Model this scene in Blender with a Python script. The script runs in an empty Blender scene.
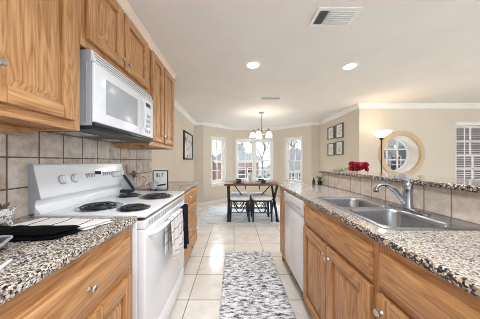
import bpy, bmesh, math, random
from mathutils import Vector, Matrix, noise

C = bpy.context.scene
COL = C.collection
PI = math.pi

# ------------------------------------------------------------------ camera, world, sun, exposure
CAM_Z = 1.2
cam_d = bpy.data.cameras.new('camera')
cam_d.sensor_width = 36.0
cam_d.lens = 14.1
cam_d.shift_x = 0.0125
cam_d.shift_y = 0.0042
cam_d.clip_start = 0.05
cam_d.clip_end = 200
cam = bpy.data.objects.new('camera', cam_d)
cam.location = (0, 0, CAM_Z)
cam.rotation_euler = (PI / 2, 0, 0)
COL.objects.link(cam)
C.camera = cam

world = bpy.data.worlds.new('world')
C.world = world
world.use_nodes = True
bg = world.node_tree.nodes['Background']
bg.inputs[0].default_value = (0.86, 0.94, 1.0, 1)
bg.inputs[1].default_value = 0.62

C.view_settings.view_transform = 'Standard'
C.view_settings.look = 'None'
C.view_settings.gamma = 1.0
C.view_settings.use_curve_mapping = False
C.view_settings.exposure = 1.46

def fill_light(name, loc, rot, sx, sy, power):
    """unseen area lamp added as fill, in a cool sky tint"""
    d = bpy.data.lights.new(name, 'AREA')
    d.shape = 'RECTANGLE'
    d.size, d.size_y = sx, sy
    d.energy = power
    d.color = (0.72, 0.86, 1.0)
    o = bpy.data.objects.new(name, d)
    o.location = loc
    o.rotation_euler = rot
    COL.objects.link(o)
    return o


# fill lamps added at unseen rear and right openings and outside as bay sky
fill_light('rear_fill', (0.8, -2.62, 1.06), (math.radians(100), 0, 0), 2.7, 2.0, 9)
fill_light('rear_fill', (4.3, -2.62, 1.06), (math.radians(100), 0, 0), 2.5, 2.0, 3)
fill_light('right_fill', (6.24, -1.7, 1.2), (0, math.radians(104), 0), 1.7, 1.5, 50)
fill_light('bay_sky_fill', (0.65, 8.6, 4.4), (math.radians(-52), 0, 0), 6.0, 2.6, 720)

C.cycles.use_denoising = True
C.cycles.filter_width = 0.9
C.cycles.max_bounces = 12
C.cycles.diffuse_bounces = 6
C.cycles.transparent_max_bounces = 16
C.cycles.sample_clamp_indirect = 6.0


# ------------------------------------------------------------------ colours and materials
def lin(r, g, b):
    def f(c):
        c /= 255.0
        return c / 12.92 if c <= 0.04045 else ((c + 0.055) / 1.055) ** 2.4
    return (f(r), f(g), f(b), 1)


def new_mat(name):
    m = bpy.data.materials.new(name)
    m.use_nodes = True
    nt = m.node_tree
    return m, nt, nt.nodes['Principled BSDF']


def N(nt, typ, **kw):
    n = nt.nodes.new(typ)
    for k, v in kw.items():
        setattr(n, k, v)
    return n


def ramp(nt, stops, interp='LINEAR'):
    r = N(nt, 'ShaderNodeValToRGB')
    r.color_ramp.interpolation = interp
    e = r.color_ramp.elements
    while len(e) > 1:
        e.remove(e[-1])
    e[0].position, e[0].color = stops[0]
    for p, c in stops[1:]:
        x = e.new(p)
        x.color = c
    return r


def plain(name, rgb, rough=0.5, metal=0.0, bump=0.0, bscale=200.0, vary=0.06, vscale=6.0, emit=None, estr=0.0, spec=0.5, coat=0.0):
    """painted / moulded material: faint procedural tone variation and optional fine bump"""
    m, nt, p = new_mat(name)
    tc = N(nt, 'ShaderNodeTexCoord')
    nz = N(nt, 'ShaderNodeTexNoise')
    nz.inputs['Scale'].default_value = vscale
    nz.inputs['Detail'].default_value = 3
    nt.links.new(tc.outputs['Object'], nz.inputs['Vector'])
    c = lin(*rgb)
    lo = tuple(x * (1 - vary) for x in c[:3]) + (1,)
    hi = tuple(min(1, x * (1 + vary)) for x in c[:3]) + (1,)
    r = ramp(nt, [(0.3, lo), (0.7, hi)])
    nt.links.new(nz.outputs['Fac'], r.inputs[0])
    nt.links.new(r.outputs[0], p.inputs['Base Color'])
    p.inputs['Roughness'].default_value = rough
    p.inputs['Metallic'].default_value = metal
    p.inputs['Specular IOR Level'].default_value = spec
    p.inputs['Coat Weight'].default_value = coat
    if bump:
        b = N(nt, 'ShaderNodeBump')
        b.inputs['Strength'].default_value = bump
        b.inputs['Distance'].default_value = 0.002
        n2 = N(nt, 'ShaderNodeTexNoise')
        n2.inputs['Scale'].default_value = bscale
        n2.inputs['Detail'].default_value = 2
        nt.links.new(tc.outputs['Object'], n2.inputs['Vector'])
        nt.links.new(n2.outputs['Fac'], b.inputs['Height'])
        nt.links.new(b.outputs[0], p.inputs['Normal'])
    if emit:
        p.inputs['Emission Color'].default_value = lin(*emit)
        p.inputs['Emission Strength'].default_value = estr
    return m


def oak(name, axis, base=(192, 142, 94), dark=(172, 121, 74), light=(204, 157, 110)):
    """oak with grain along axis (0 x, 1 y, 2 z)"""
    m, nt, p = new_mat(name)
    tc = N(nt, 'ShaderNodeTexCoord')

    def mapped(along, across):
        mp = N(nt, 'ShaderNodeMapping')
        s = [across] * 3
        s[axis] = along
        mp.inputs['Scale'].default_value = s
        nt.links.new(tc.outputs['Object'], mp.inputs['Vector'])
        return mp
    wv = N(nt, 'ShaderNodeTexNoise')
    wv.inputs['Scale'].default_value = 1.0
    wv.inputs['Detail'].default_value = 2.0
    wv.inputs['Distortion'].default_value = 0.6
    nt.links.new(mapped(1.3, 13.0).outputs[0], wv.inputs['Vector'])
    mul = N(nt, 'ShaderNodeMath', operation='MULTIPLY')
    mul.inputs[1].default_value = 9.0
    nt.links.new(wv.outputs['Fac'], mul.inputs[0])
    fr = N(nt, 'ShaderNodeMath', operation='PINGPONG')
    fr.inputs[1].default_value = 0.5
    nt.links.new(mul.outputs[0], fr.inputs[0])
    r1 = ramp(nt, [(0.0, lin(*dark)), (0.16, lin(*base)), (0.5, lin(*light))])
    nt.links.new(fr.outputs[0], r1.inputs[0])
    n2 = N(nt, 'ShaderNodeTexNoise')
    n2.inputs['Scale'].default_value = 1.0
    n2.inputs['Detail'].default_value = 5.0
    nt.links.new(mapped(4.0, 120.0).outputs[0], n2.inputs['Vector'])
    r2 = ramp(nt, [(0.35, (0.50, 0.42, 0.36, 1)), (0.56, (1, 1, 1, 1))])
    nt.links.new(n2.outputs['Fac'], r2.inputs[0])
    mx = N(nt, 'ShaderNodeMix', data_type='RGBA', blend_type='MULTIPLY')
    mx.inputs[0].default_value = 0.55
    nt.links.new(r1.outputs[0], mx.inputs[6])
    nt.links.new(r2.outputs[0], mx.inputs[7])
    nt.links.new(mx.outputs[2], p.inputs['Base Color'])
    p.inputs['Roughness'].default_value = 0.36
    bp = N(nt, 'ShaderNodeBump')
    bp.inputs['Strength'].default_value = 0.15
    bp.inputs['Distance'].default_value = 0.001
    nt.links.new(n2.outputs['Fac'], bp.inputs['Height'])
    nt.links.new(bp.outputs[0], p.inputs['Normal'])
    return m


def granite(name, scale=225.0, cols=None, rough=0.16):
    m, nt, p = new_mat(name)
    tc = N(nt, 'ShaderNodeTexCoord')
    nz = N(nt, 'ShaderNodeTexNoise')
    nz.inputs['Scale'].default_value = 40
    nz.inputs['Detail'].default_value = 3
    nt.links.new(tc.outputs['Object'], nz.inputs['Vector'])
    add = N(nt, 'ShaderNodeMix', data_type='RGBA', blend_type='LINEAR_LIGHT')
    add.inputs[0].default_value = 0.004
    nt.links.new(tc.outputs['Object'], add.inputs[6])
    nt.links.new(nz.outputs['Color'], add.inputs[7])
    vo = N(nt, 'ShaderNodeTexVoronoi')
    vo.inputs['Scale'].default_value = scale
    nt.links.new(add.outputs[2], vo.inputs['Vector'])
    sp = N(nt, 'ShaderNodeSeparateColor')
    nt.links.new(vo.outputs['Color'], sp.inputs[0])
    cols = cols or [(0.0, lin(24, 24, 30)), (0.15, lin(86, 84, 86)), (0.28, lin(146, 132, 118)), (0.42, lin(184, 170, 152)),
                    (0.55, lin(212, 202, 190)), (0.74, lin(228, 224, 218)), (0.92, lin(140, 138, 140))]
    r = ramp(nt, cols, 'CONSTANT')
    nt.links.new(sp.outputs[0], r.inputs[0])
    n2 = N(nt, 'ShaderNodeTexNoise')
    n2.inputs['Scale'].default_value = 220
    n2.inputs['Detail'].default_value = 4
    nt.links.new(tc.outputs['Object'], n2.inputs['Vector'])
    r2 = ramp(nt, [(0.36, (0.45, 0.43, 0.42, 1)), (0.52, (1, 1, 1, 1))])
    nt.links.new(n2.outputs['Fac'], r2.inputs[0])
    mx = N(nt, 'ShaderNodeMix', data_type='RGBA', blend_type='MULTIPLY')
    mx.inputs[0].default_value = 0.75
    nt.links.new(r.outputs[0], mx.inputs[6])
    nt.links.new(r2.outputs[0], mx.inputs[7])
    nt.links.new(mx.outputs[2], p.inputs['Base Color'])
    p.inputs['Roughness'].default_value = rough
    return m


def tiles(name, ax, w, h, off, mortar, c1, c2, grout, rough=0.3, mottle=9.0, warm=None, bump=0.3):
    """square tiles laid on the plane of axes ax; joints pass through off (world metres, object placed at the origin)"""
    m, nt, p = new_mat(name)
    tc = N(nt, 'ShaderNodeTexCoord')
    sx = N(nt, 'ShaderNodeSeparateXYZ')
    nt.links.new(tc.outputs['Object'], sx.inputs[0])
    cb = N(nt, 'ShaderNodeCombineXYZ')
    for k in (0, 1):
        sub = N(nt, 'ShaderNodeMath', operation='SUBTRACT')
        sub.inputs[1].default_value = off[k] - 100 * (w if k == 0 else h)
        nt.links.new(sx.outputs[ax[k]], sub.inputs[0])
        nt.links.new(sub.outputs[0], cb.inputs[k])
    br = N(nt, 'ShaderNodeTexBrick', offset=0.0, squash=1.0)
    br.inputs['Scale'].default_value = 1.0
    br.inputs['Mortar Size'].default_value = mortar
    br.inputs['Mortar Smooth'].default_value = 0.1
    br.inputs['Brick Width'].default_value = w
    br.inputs['Row Height'].default_value = h
    br.inputs['Color1'].default_value = lin(*c1)
    br.inputs['Color2'].default_value = lin(*c2)
    br.inputs['Mortar'].default_value = lin(*grout)
    nt.links.new(cb.outputs[0], br.inputs['Vector'])
    nz = N(nt, 'ShaderNodeTexNoise')
    nz.inputs['Scale'].default_value = mottle
    nz.inputs['Detail'].default_value = 6
    nz.inputs['Roughness'].default_value = 0.65
    nt.links.new(tc.outputs['Object'], nz.inputs['Vector'])
    w_ = warm or (0.80, 0.72, 0.64, 1)
    r = ramp(nt, [(0.34, w_), (0.62, (1, 1, 1, 1))])
    nt.links.new(nz.outputs['Fac'], r.inputs[0])
    mx = N(nt, 'ShaderNodeMix', data_type='RGBA', blend_type='MULTIPLY')
    mx.inputs[0].default_value = 0.8
    nt.links.new(br.outputs['Color'], mx.inputs[6])
    nt.links.new(r.outputs[0], mx.inputs[7])
    nt.links.new(mx.outputs[2], p.inputs['Base Color'])
    rr = N(nt, 'ShaderNodeMapRange')
    rr.inputs['To Min'].default_value = rough
    rr.inputs['To Max'].default_value = 0.9
    nt.links.new(br.outputs['Fac'], rr.inputs['Value'])
    nt.links.new(rr.outputs[0], p.inputs['Roughness'])
    b = N(nt, 'ShaderNodeBump', invert=True)
    b.inputs['Strength'].default_value = bump
    b.inputs['Distance'].default_value = 0.003
    nt.links.new(br.outputs['Fac'], b.inputs['Height'])
    nt.links.new(b.outputs[0], p.inputs['Normal'])
    return m


def streaked(name, stops, sx, sy, rough=0.95, scale=1.0, detail=6):
    """woven pile: noise drawn out along x, through a colour ramp"""
    m, nt, p = new_mat(name)
    tc = N(nt, 'ShaderNodeTexCoord')
    mp = N(nt, 'ShaderNodeMapping')
    mp.inputs['Scale'].default_value = (sx, sy, 8)
    nt.links.new(tc.outputs['Object'], mp.inputs['Vector'])
    nz = N(nt, 'ShaderNodeTexNoise')
    nz.inputs['Scale'].default_value = scale
    nz.inputs['Detail'].default_value = detail
    nz.inputs['Roughness'].default_value = 0.7
    nz.inputs['Distortion'].default_value = 0.4
    nt.links.new(mp.outputs[0], nz.inputs['Vector'])
    r = ramp(nt, stops)
    nt.links.new(nz.outputs['Fac'], r.inputs[0])
    nt.links.new(r.outputs[0], p.inputs['Base Color'])
    p.inputs['Roughness'].default_value = rough
    p.inputs['Specular IOR Level'].default_value = 0.1
    return m


def grid_cloth(name, base, line, pu, pv, wu=0.12, wv=0.12, ax=(1, 2)):
    """cloth with thin woven lines every pu / pv metres"""
    m, nt, p = new_mat(name)
    tc = N(nt, 'ShaderNodeTexCoord')
    sx = N(nt, 'ShaderNodeSeparateXYZ')
    nt.links.new(tc.outputs['Object'], sx.inputs[0])
    outs = []
    for k, (per, wd) in enumerate(((pu, wu), (pv, wv))):
        if per <= 0:
            continue
        d = N(nt, 'ShaderNodeMath', operation='DIVIDE')
        d.inputs[1].default_value = per
        nt.links.new(sx.outputs[ax[k]], d.inputs[0])
        f = N(nt, 'ShaderNodeMath', operation='FRACT')
        nt.links.new(d.outputs[0], f.inputs[0])
        l = N(nt, 'ShaderNodeMath', operation='LESS_THAN')
        l.inputs[1].default_value = wd
        nt.links.new(f.outputs[0], l.inputs[0])
        outs.append(l)
    mx = N(nt, 'ShaderNodeMix', data_type='RGBA')
    mx.inputs[6].default_value = lin(*base)
    mx.inputs[7].default_value = lin(*line)
    if len(outs) == 2:
        a = N(nt, 'ShaderNodeMath', operation='MAXIMUM')
        nt.links.new(outs[0].outputs[0], a.inputs[0])
        nt.links.new(outs[1].outputs[0], a.inputs[1])
        nt.links.new(a.outputs[0], mx.inputs[0])
    else:
        nt.links.new(outs[0].outputs[0], mx.inputs[0])
    nt.links.new(mx.outputs[2], p.inputs['Base Color'])
    p.inputs['Roughness'].default_value = 0.95
    p.inputs['Specular IOR Level'].default_value = 0.15
    return m


def window_glass(name):
    m, nt, p = new_mat(name)
    nt.nodes.remove(p)
    out = nt.nodes['Material Output']
    tr = N(nt, 'ShaderNodeBsdfTransparent')
    gl = N(nt, 'ShaderNodeBsdfGlossy')
    gl.inputs['Roughness'].default_value = 0.02
    fr = N(nt, 'ShaderNodeFresnel')
    geo = N(nt, 'ShaderNodeNewGeometry')      # thin pane: the far face reflects like the near one
    ior = N(nt, 'ShaderNodeMapRange')
    ior.inputs['To Min'].default_value = 1.5
    ior.inputs['To Max'].default_value = 1 / 1.5
    nt.links.new(geo.outputs['Backfacing'], ior.inputs['Value'])
    nt.links.new(ior.outputs[0], fr.inputs['IOR'])
    mx = N(nt, 'ShaderNodeMixShader')
    nt.links.new(fr.outputs[0], mx.inputs[0])
    nt.links.new(tr.outputs[0], mx.inputs[1])
    nt.links.new(gl.outputs[0], mx.inputs[2])
    nt.links.new(mx.outputs[0], out.inputs[0])
    return m


def clear_glass(name):
    m, nt, p = new_mat(name)
    p.inputs['Base Color'].default_value = (0.97, 0.99, 1, 1)
    p.inputs['Roughness'].default_value = 0.03
    p.inputs['Transmission Weight'].default_value = 1.0
    p.inputs['IOR'].default_value = 1.3
    return m


def sketch(name, paper, ink, scale, cut):
    """black-and-white print: noise blots on paper"""
    m, nt, p = new_mat(name)
    tc = N(nt, 'ShaderNodeTexCoord')
    nz = N(nt, 'ShaderNodeTexNoise')
    nz.inputs['Scale'].default_value = scale
    nz.inputs['Detail'].default_value = 4
    nz.inputs['Distortion'].default_value = 1.2
    nt.links.new(tc.outputs['Object'], nz.inputs['Vector'])
    r = ramp(nt, [(cut - 0.03, lin(*ink)), (cut + 0.03, lin(*paper))])
    nt.links.new(nz.outputs['Fac'], r.inputs[0])
    nt.links.new(r.outputs[0], p.inputs['Base Color'])
    p.inputs['Roughness'].default_value = 0.35
    return m


def brick_wall(name, c1, c2, mortar):
    m, nt, p = new_mat(name)
    tc = N(nt, 'ShaderNodeTexCoord')
    sx = N(nt, 'ShaderNodeSeparateXYZ')
    nt.links.new(tc.outputs['Object'], sx.inputs[0])
    ad = N(nt, 'ShaderNodeMath', operation='ADD')
    nt.links.new(sx.outputs[0], ad.inputs[0])
    nt.links.new(sx.outputs[1], ad.inputs[1])
    cb = N(nt, 'ShaderNodeCombineXYZ')
    nt.links.new(ad.outputs[0], cb.inputs[0])
    nt.links.new(sx.outputs[2], cb.inputs[1])
    br = N(nt, 'ShaderNodeTexBrick')
    br.inputs['Scale'].default_value = 1
    br.inputs['Brick Width'].default_value = 0.22
    br.inputs['Row Height'].default_value = 0.075
    br.inputs['Mortar Size'].default_value = 0.01
    br.inputs['Color1'].default_value = lin(*c1)
    br.inputs['Color2'].default_value = lin(*c2)
    br.inputs['Mortar'].default_value = lin(*mortar)
    nt.links.new(cb.outputs[0], br.inputs['Vector'])
    nt.links.new(br.outputs[0], p.inputs['Base Color'])
    p.inputs['Roughness'].default_value = 0.9
    return m


M = {}
M['wall'] = plain('beige_wall_paint', (216, 205, 190), 0.75, bump=0.25, bscale=160, vary=0.02, vscale=2)
M['ceiling'] = plain('ceiling_texture', (234, 230, 225), 0.85, bump=0.5, bscale=90, vary=0.02, vscale=3)
M['white_trim'] = plain('white_trim_paint', (240, 238, 234), 0.4, vary=0.01)
M['cream_trim'] = plain('cream_cornice', (232, 214, 194), 0.4, vary=0.03)
M['tan_trim'] = plain('tan_ring_paint', (208, 180, 146), 0.55, vary=0.04)
M['oak_z'] = oak('oak_upright', 2)
M['oak_y'] = oak('oak_lengthwise', 1)
M['oak_x'] = oak('oak_crosswise', 0)
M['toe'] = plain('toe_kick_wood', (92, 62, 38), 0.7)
M['granite'] = granite('speckled_granite')
M['granite_edge'] = granite('chiselled_granite', 165.0, [(0.0, lin(22, 24, 30)), (0.24, lin(82, 84, 90)), (0.42, lin(150, 128, 104)),
                            (0.62, lin(196, 178, 156)), (0.8, lin(222, 214, 204)), (0.92, lin(40, 42, 50))], 0.3)
M['granite_pale'] = granite('pale_granite', 225.0, [(0.0, lin(56, 54, 58)), (0.09, lin(122, 114, 110)), (0.24, lin(156, 143, 132)), (0.42, lin(178, 167, 156)),
                            (0.66, lin(192, 184, 175)), (0.86, lin(206, 202, 198)), (0.94, lin(128, 124, 124))], 0.09)
M['floor'] = tiles('floor_tile', (0, 1), 0.395, 0.37, (0.0, 1.63), 0.0045, (236, 231, 225), (229, 223, 216), (140, 135, 130), 0.16, 7.0, (0.84, 0.80, 0.75, 1))
M['splash_left'] = tiles('backsplash_tile', (1, 2), 0.1476, 0.153, (0.885, 0.915), 0.004, (218, 208, 198), (204, 190, 177), (112, 98, 86), 0.22, 16.0, (0.62, 0.54, 0.47, 1))
M['splash_right'] = tiles('bar_tile', (1, 2), 0.135, 0.148, (1.473, 0.921), 0.0035, (224, 214, 204), (212, 200, 188), (136, 122, 112), 0.22, 18.0, (0.72, 0.64, 0.57, 1))
M['enamel'] = plain('white_enamel', (236, 238, 242), 0.18, vary=0.01, coat=0.3)
M['enamel_grey'] = plain('grey_enamel', (166, 168, 174), 0.3, vary=0.02)
M['white_plastic'] = plain('white_plastic', (232, 234, 238), 0.35, vary=0.01)
M['mw_window'] = plain('microwave_window_mesh', (176, 180, 186), 0.25, vary=0.03, vscale=300)
M['dark_plastic'] = plain('dark_plastic', (34, 35, 40), 0.35)
M['black_metal'] = plain('black_metal', (22, 22, 25), 0.45)
M['coil'] = plain('burner_coil', (52, 53, 58), 0.35, metal=0.3)
M['chrome'] = plain('chrome', (168, 172, 180), 0.14, metal=1.0, vary=0.02)
M['steel'] = plain('stainless_steel', (172, 174, 178), 0.27, metal=1.0, vary=0.05, vscale=20)
M['nickel'] = plain('brushed_nickel', (190, 188, 184), 0.25, metal=1.0)
M['grey_nickel'] = plain('grey_lamp_metal', (140, 138, 134), 0.4, metal=0.7)
M['glass'] = window_glass('window_pane')
M['vase_glass'] = clear_glass('clear_glass')
M['shade_lit'] = plain('lit_glass_shade', (250, 246, 238), 0.4, emit=(255, 244, 226), estr=1.1)
M['lens_lit'] = plain('lit_lamp_lens', (255, 252, 246), 0.4, emit=(255, 248, 236), estr=5.0)
M['torch_lit'] = plain('lit_torchiere_bowl', (255, 246, 232), 0.4, emit=(255, 226, 186), estr=.9)
M['display'] = plain('clock_display', (28, 34, 40), 0.15)
M['grey_mark'] = plain('grey_marking', (140, 144, 150), 0.4)
M['linen'] = plain('white_linen', (236, 236, 238), 0.95, bump=0.4, bscale=500)
M['towel_grid'] = grid_cloth('white_towel_dark_grid', (232, 230, 228), (52, 54, 62), 0.078, 0.075, 0.06, 0.06)
M['towel_stripe'] = grid_cloth('white_towel_dark_dashes', (230, 229, 228), (40, 42, 50), 0.105, 0, 0.07, 0, ax=(0, 1))
M['navy'] = plain('navy_cloth', (24, 29, 44), 0.95, bump=0.4, bscale=500, spec=0.1)
M['black_cloth'] = plain('black_cloth', (11, 12, 17), 0.95, bump=0.5, bscale=500, spec=0.1)
M['runner'] = streaked('shag_runner', [(0.36, lin(52, 54, 62)), (0.44, lin(128, 130, 138)), (0.50, lin(206, 206, 209)), (0.60, lin(242, 242, 243))], 15, 46, detail=9)
M['dining_rug'] = streaked('faded_grey_rug', [(0.3, lin(142, 148, 155)), (0.45, lin(198, 201, 203)), (0.65, lin(224, 225, 224))], 3, 7, detail=9)
M['table_wood'] = oak('walnut_table', 0, (112, 70, 48), (72, 42, 28), (134, 88, 62))
M['fur'] = plain('white_fleece', (244, 243, 242), 1.0, bump=0.8, bscale=120)
M['white_mat'] = plain('white_picture_mat', (238, 237, 234), 0.8)
M['print_abstract'] = sketch('ink_abstract_print', (226, 224, 220), (18, 18, 20), 5.5, 0.42)
M['print_sketch'] = sketch('pencil_sketch_print', (226, 226, 226), (120, 122, 126), 16, 0.42)
M['frame_black'] = plain('black_frame', (20, 19, 19), 0.35)
M['frame_grey'] = plain('charcoal_frame', (104, 102, 100), 0.45)
M['red_petal'] = plain('red_petal', (168, 14, 48), 0.6, vary=0.35, vscale=40)
M['stem_green'] = plain('flower_stem', (112, 136, 84), 0.6, vary=0.25, vscale=30)
M['leaf_green'] = plain('leaf_green', (62, 108, 58), 0.55, vary=0.25, vscale=30)
M['dry_leaf'] = plain('dry_leaf', (128, 106, 86), 0.8, vary=0.25, vscale=60)
M['soil'] = plain('potting_soil', (62, 50, 42), 1.0, vary=0.4, vscale=120)
M['red_cloth'] = plain('red_cloth', (190, 44, 58), 0.9)
M['pan_grey'] = plain('grey_pan', (84, 88, 98), 0.35, metal=0.4)
M['wood_handle'] = plain('wooden_handle', (150, 104, 62), 0.6, vary=0.2, vscale=40)
M['pot_grey'] = plain('pale_grey_pot', (178, 180, 186), 0.3, metal=0.2)
M['slate'] = plain('slate_plate', (70, 74, 84), 0.4)
M['brick_red'] = brick_wall('red_brick', (176, 118, 108), (160, 100, 92), (196, 180, 172))
M['brick_brown'] = brick_wall('brown_brick', (98, 82, 86), (86, 70, 76), (118, 106, 106))
M['siding'] = plain('blue_grey_siding', (150, 160, 176), 0.8)
M['brick_grey'] = brick_wall('grey_brick', (168, 160, 150), (150, 142, 132), (186, 180, 174))
M['roof'] = plain('grey_shingle', (150, 152, 154), 0.9, vary=0.2, vscale=4)
M['house_glass'] = plain('dark_house_window', (70, 76, 84), 0.15)
M['bark'] = plain('grey_bark', (120, 114, 108), 0.9, vary=0.2, vscale=8)
M['grass'] = plain('winter_lawn', (168, 166, 156), 1.0, vary=0.2, vscale=3)
M['hedge'] = plain('grey_green_foliage', (128, 130, 124), 0.9, vary=0.3, vscale=5)


def pot_pattern():
    m, nt, p = new_mat('white_pot_blue_dots')
    tc = N(nt, 'ShaderNodeTexCoord')
    vo = N(nt, 'ShaderNodeTexVoronoi')
    vo.inputs['Scale'].default_value = 110
    nt.links.new(tc.outputs['Object'], vo.inputs['Vector'])
    r = ramp(nt, [(0.28, lin(92, 98, 112)), (0.42, lin(232, 232, 232))])
    nt.links.new(vo.outputs['Distance'], r.inputs[0])
    nt.links.new(r.outputs[0], p.inputs['Base Color'])
    p.inputs['Roughness'].default_value = 0.3
    return m


M['pot'] = pot_pattern()

# ------------------------------------------------------------------ mesh building
ORIG = {}


class MB:
    def __init__(self):
        self.bm = bmesh.new()

    def _mark(self, faces, m):
        for f in faces:
            f.material_index = m

    def box(self, x0, x1, y0, y1, z0, z1, bev=0.0, seg=2, m=0):
        x0, x1 = min(x0, x1), max(x0, x1)
        y0, y1 = min(y0, y1), max(y0, y1)
        z0, z1 = min(z0, z1), max(z0, z1)
        vs = [self.bm.verts.new(v) for v in ((x0, y0, z0), (x1, y0, z0), (x1, y1, z0), (x0, y1, z0),
                                             (x0, y0, z1), (x1, y0, z1), (x1, y1, z1), (x0, y1, z1))]
        fs = [self.bm.faces.new([vs[i] for i in q]) for q in
              ((3, 2, 1, 0), (4, 5, 6, 7), (0, 1, 5, 4), (1, 2, 6, 5), (2, 3, 7, 6), (3, 0, 4, 7))]
        self._mark(fs, m)
        if bev > 0:
            es = list({e for f in fs for e in f.edges})
            r = bmesh.ops.bevel(self.bm, geom=es, offset=bev, segments=seg, profile=0.5, affect='EDGES')
            self._mark(r['faces'], m)
        return self

    def obox(self, c, ux, uy, sx, sy, z0, z1, bev=0.0, m=0):
        """box with its plan turned: centre c, unit vectors ux, uy, sizes sx, sy"""
        n0 = len(self.bm.verts)
        self.bm.verts.ensure_lookup_table()
        before = set(self.bm.verts)
        self.box(-sx / 2, sx / 2, -sy / 2, sy / 2, z0, z1, bev, 2, m)
        for v in self.bm.verts:
            if v not in before:
                x, y = v.co.x, v.co.y
                v.co.x = c[0] + ux[0] * x + uy[0] * y
                v.co.y = c[1] + ux[1] * x + uy[1] * y
        return self

    def tube(self, pts, r, n=10, m=0, closed=False):
        pts = [Vector(p) for p in pts]
        k = len(pts)
        rs = list(r) if isinstance(r, (list, tuple)) else [r] * k
        rings = []
        up = None
        for i in range(k):
            if closed:
                d = (pts[(i + 1) % k] - pts[i - 1]).normalized()
            else:
                d = (pts[min(i + 1, k - 1)] - pts[max(i - 1, 0)]).normalized()
            if up is None:
                up = Vector((0, 0, 1)) if abs(d.z) < 0.9 else Vector((1, 0, 0))
            s = d.cross(up)
            if s.length < 1e-6:
                s = d.orthogonal()
            s.normalize()
            up = s.cross(d).normalized()
            rings.append([self.bm.verts.new(pts[i] + (s * math.cos(2 * PI * j / n) + up * math.sin(2 * PI * j / n)) * max(rs[i], 1e-5)) for j in range(n)])
        for i in range(k if closed else k - 1):
            a, b = rings[i], rings[(i + 1) % k]
            for j in range(n):
                f = self.bm.faces.new((a[j], a[(j + 1) % n], b[(j + 1) % n], b[j]))
                f.material_index = m
        if not closed:
            f1 = self.bm.faces.new(list(reversed(rings[0])))
            f2 = self.bm.faces.new(rings[-1])
            self._mark((f1, f2), m)
        return self

    def cyl(self, p0, p1, r0, r1=None, n=24, m=0):
        return self.tube([p0, p1], [r0, r0 if r1 is None else r1], n, m)

    def lathe(self, c, prof, n=32, m=0, axis=2, sq=1.0):
        """revolve (radius, height) pairs about the axis through c"""
        rings = []
        for r, h in prof:
            if r < 1e-6:
                p = [0, 0, 0]
                p[axis] = h
                rings.append([self.bm.verts.new(Vector(c) + Vector(p))])
            else:
                ring = []
                for j in range(n):
                    a = 2 * PI * j / n
                    p = [0, 0, 0]
                    p[axis] = h
                    p[(axis + 1) % 3] = r * math.cos(a)
                    p[(axis + 2) % 3] = r * math.sin(a) * sq
                    ring.append(self.bm.verts.new(Vector(c) + Vector(p)))
                rings.append(ring)
        for a, b in zip(rings, rings[1:]):
            for j in range(n):
                if len(a) == 1 and len(b) == 1:
                    continue
                if len(a) == 1:
                    f = self.bm.faces.new((a[0], b[(j + 1) % n], b[j]))
                elif len(b) == 1:
                    f = self.bm.faces.new((a[j], a[(j + 1) % n], b[0]))
                else:
                    f = self.bm.faces.new((a[j], a[(j + 1) % n], b[(j + 1) % n], b[j]))
                f.material_index = m
        return self

    def prism(self, poly, axis, a, b, m=0):
        """extrude a 2D polygon (in the two other axes, cyclic order) from a to b along axis"""
        def pt(u, v, w):
            p = [0, 0, 0]
            p[axis] = w
            p[(axis + 1) % 3] = u
            p[(axis + 2) % 3] = v
            return p
        A = [self.bm.verts.new(pt(u, v, a)) for u, v in poly]
        B = [self.bm.verts.new(pt(u, v, b)) for u, v in poly]
        n = len(poly)
        fs = [self.bm.faces.new(list(reversed(A))), self.bm.faces.new(B)]
        for j in range(n):
            fs.append(self.bm.faces.new((A[j], A[(j + 1) % n], B[(j + 1) % n], B[j])))
        self._mark(fs, m)
        return self

    def loft(self, loops, m=0, cap0=False, cap1=False):
        rings = [[self.bm.verts.new(p) for p in lp] for lp in loops]
        n = len(rings[0])
        for a, b in zip(rings, rings[1:]):
            for j in range(n):
                self.bm.faces.new((a[j], a[(j + 1) % n], b[(j + 1) % n], b[j])).material_index = m
        if cap0:
            self.bm.faces.new(list(reversed(rings[0]))).material_index = m
        if cap1:
            self.bm.faces.new(rings[-1]).material_index = m
        return self

    def ball(self, c, r, m=0, u=14, v=9, sc=(1, 1, 1)):
        prof = [(r * math.sin(PI * i / v), -r * math.cos(PI * i / v)) for i in range(v + 1)]
        prof[0] = (0, -r)
        prof[-1] = (0, r)
        before = set(self.bm.verts)
        self.lathe((0, 0, 0), prof, u, m)
        for w in self.bm.verts:
            if w not in before:
                w.co = Vector((w.co.x * sc[0], w.co.y * sc[1], w.co.z * sc[2])) + Vector(c)
        return self

    def grid(self, f, nu, nv, m=0):
        """surface through f(u, v), u and v in 0..1"""
        vs = [[self.bm.verts.new(f(i / nu, j / nv)) for j in range(nv + 1)] for i in range(nu + 1)]
        for i in range(nu):
            for j in range(nv):
                self.bm.faces.new((vs[i][j], vs[i + 1][j], vs[i + 1][j + 1], vs[i][j + 1])).material_index = m
        return self

    def build(self, name, mats, parent=None, at=None, sharp=0.6, fix=True):
        bm = self.bm
        if fix:
            bmesh.ops.recalc_face_normals(bm, faces=bm.faces[:])
        for f in bm.faces:
            f.smooth = True
        for e in bm.edges:
            if len(e.link_faces) == 2 and e.calc_face_angle(0) > sharp:
                e.smooth = False
        o0 = Vector(ORIG[parent.name]) if parent is not None else Vector(at or (0, 0, 0))
        for v in bm.verts:
            v.co -= o0
        me = bpy.data.meshes.new(name)
        bm.to_mesh(me)
        bm.free()
        ob = bpy.data.objects.new(name, me)
        for k in (mats if isinstance(mats, (list, tuple)) else [mats]):
            me.materials.append(M[k])
        COL.objects.link(ob)
        if parent is not None:
            ob.parent = parent
        else:
            ob.location = o0
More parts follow.
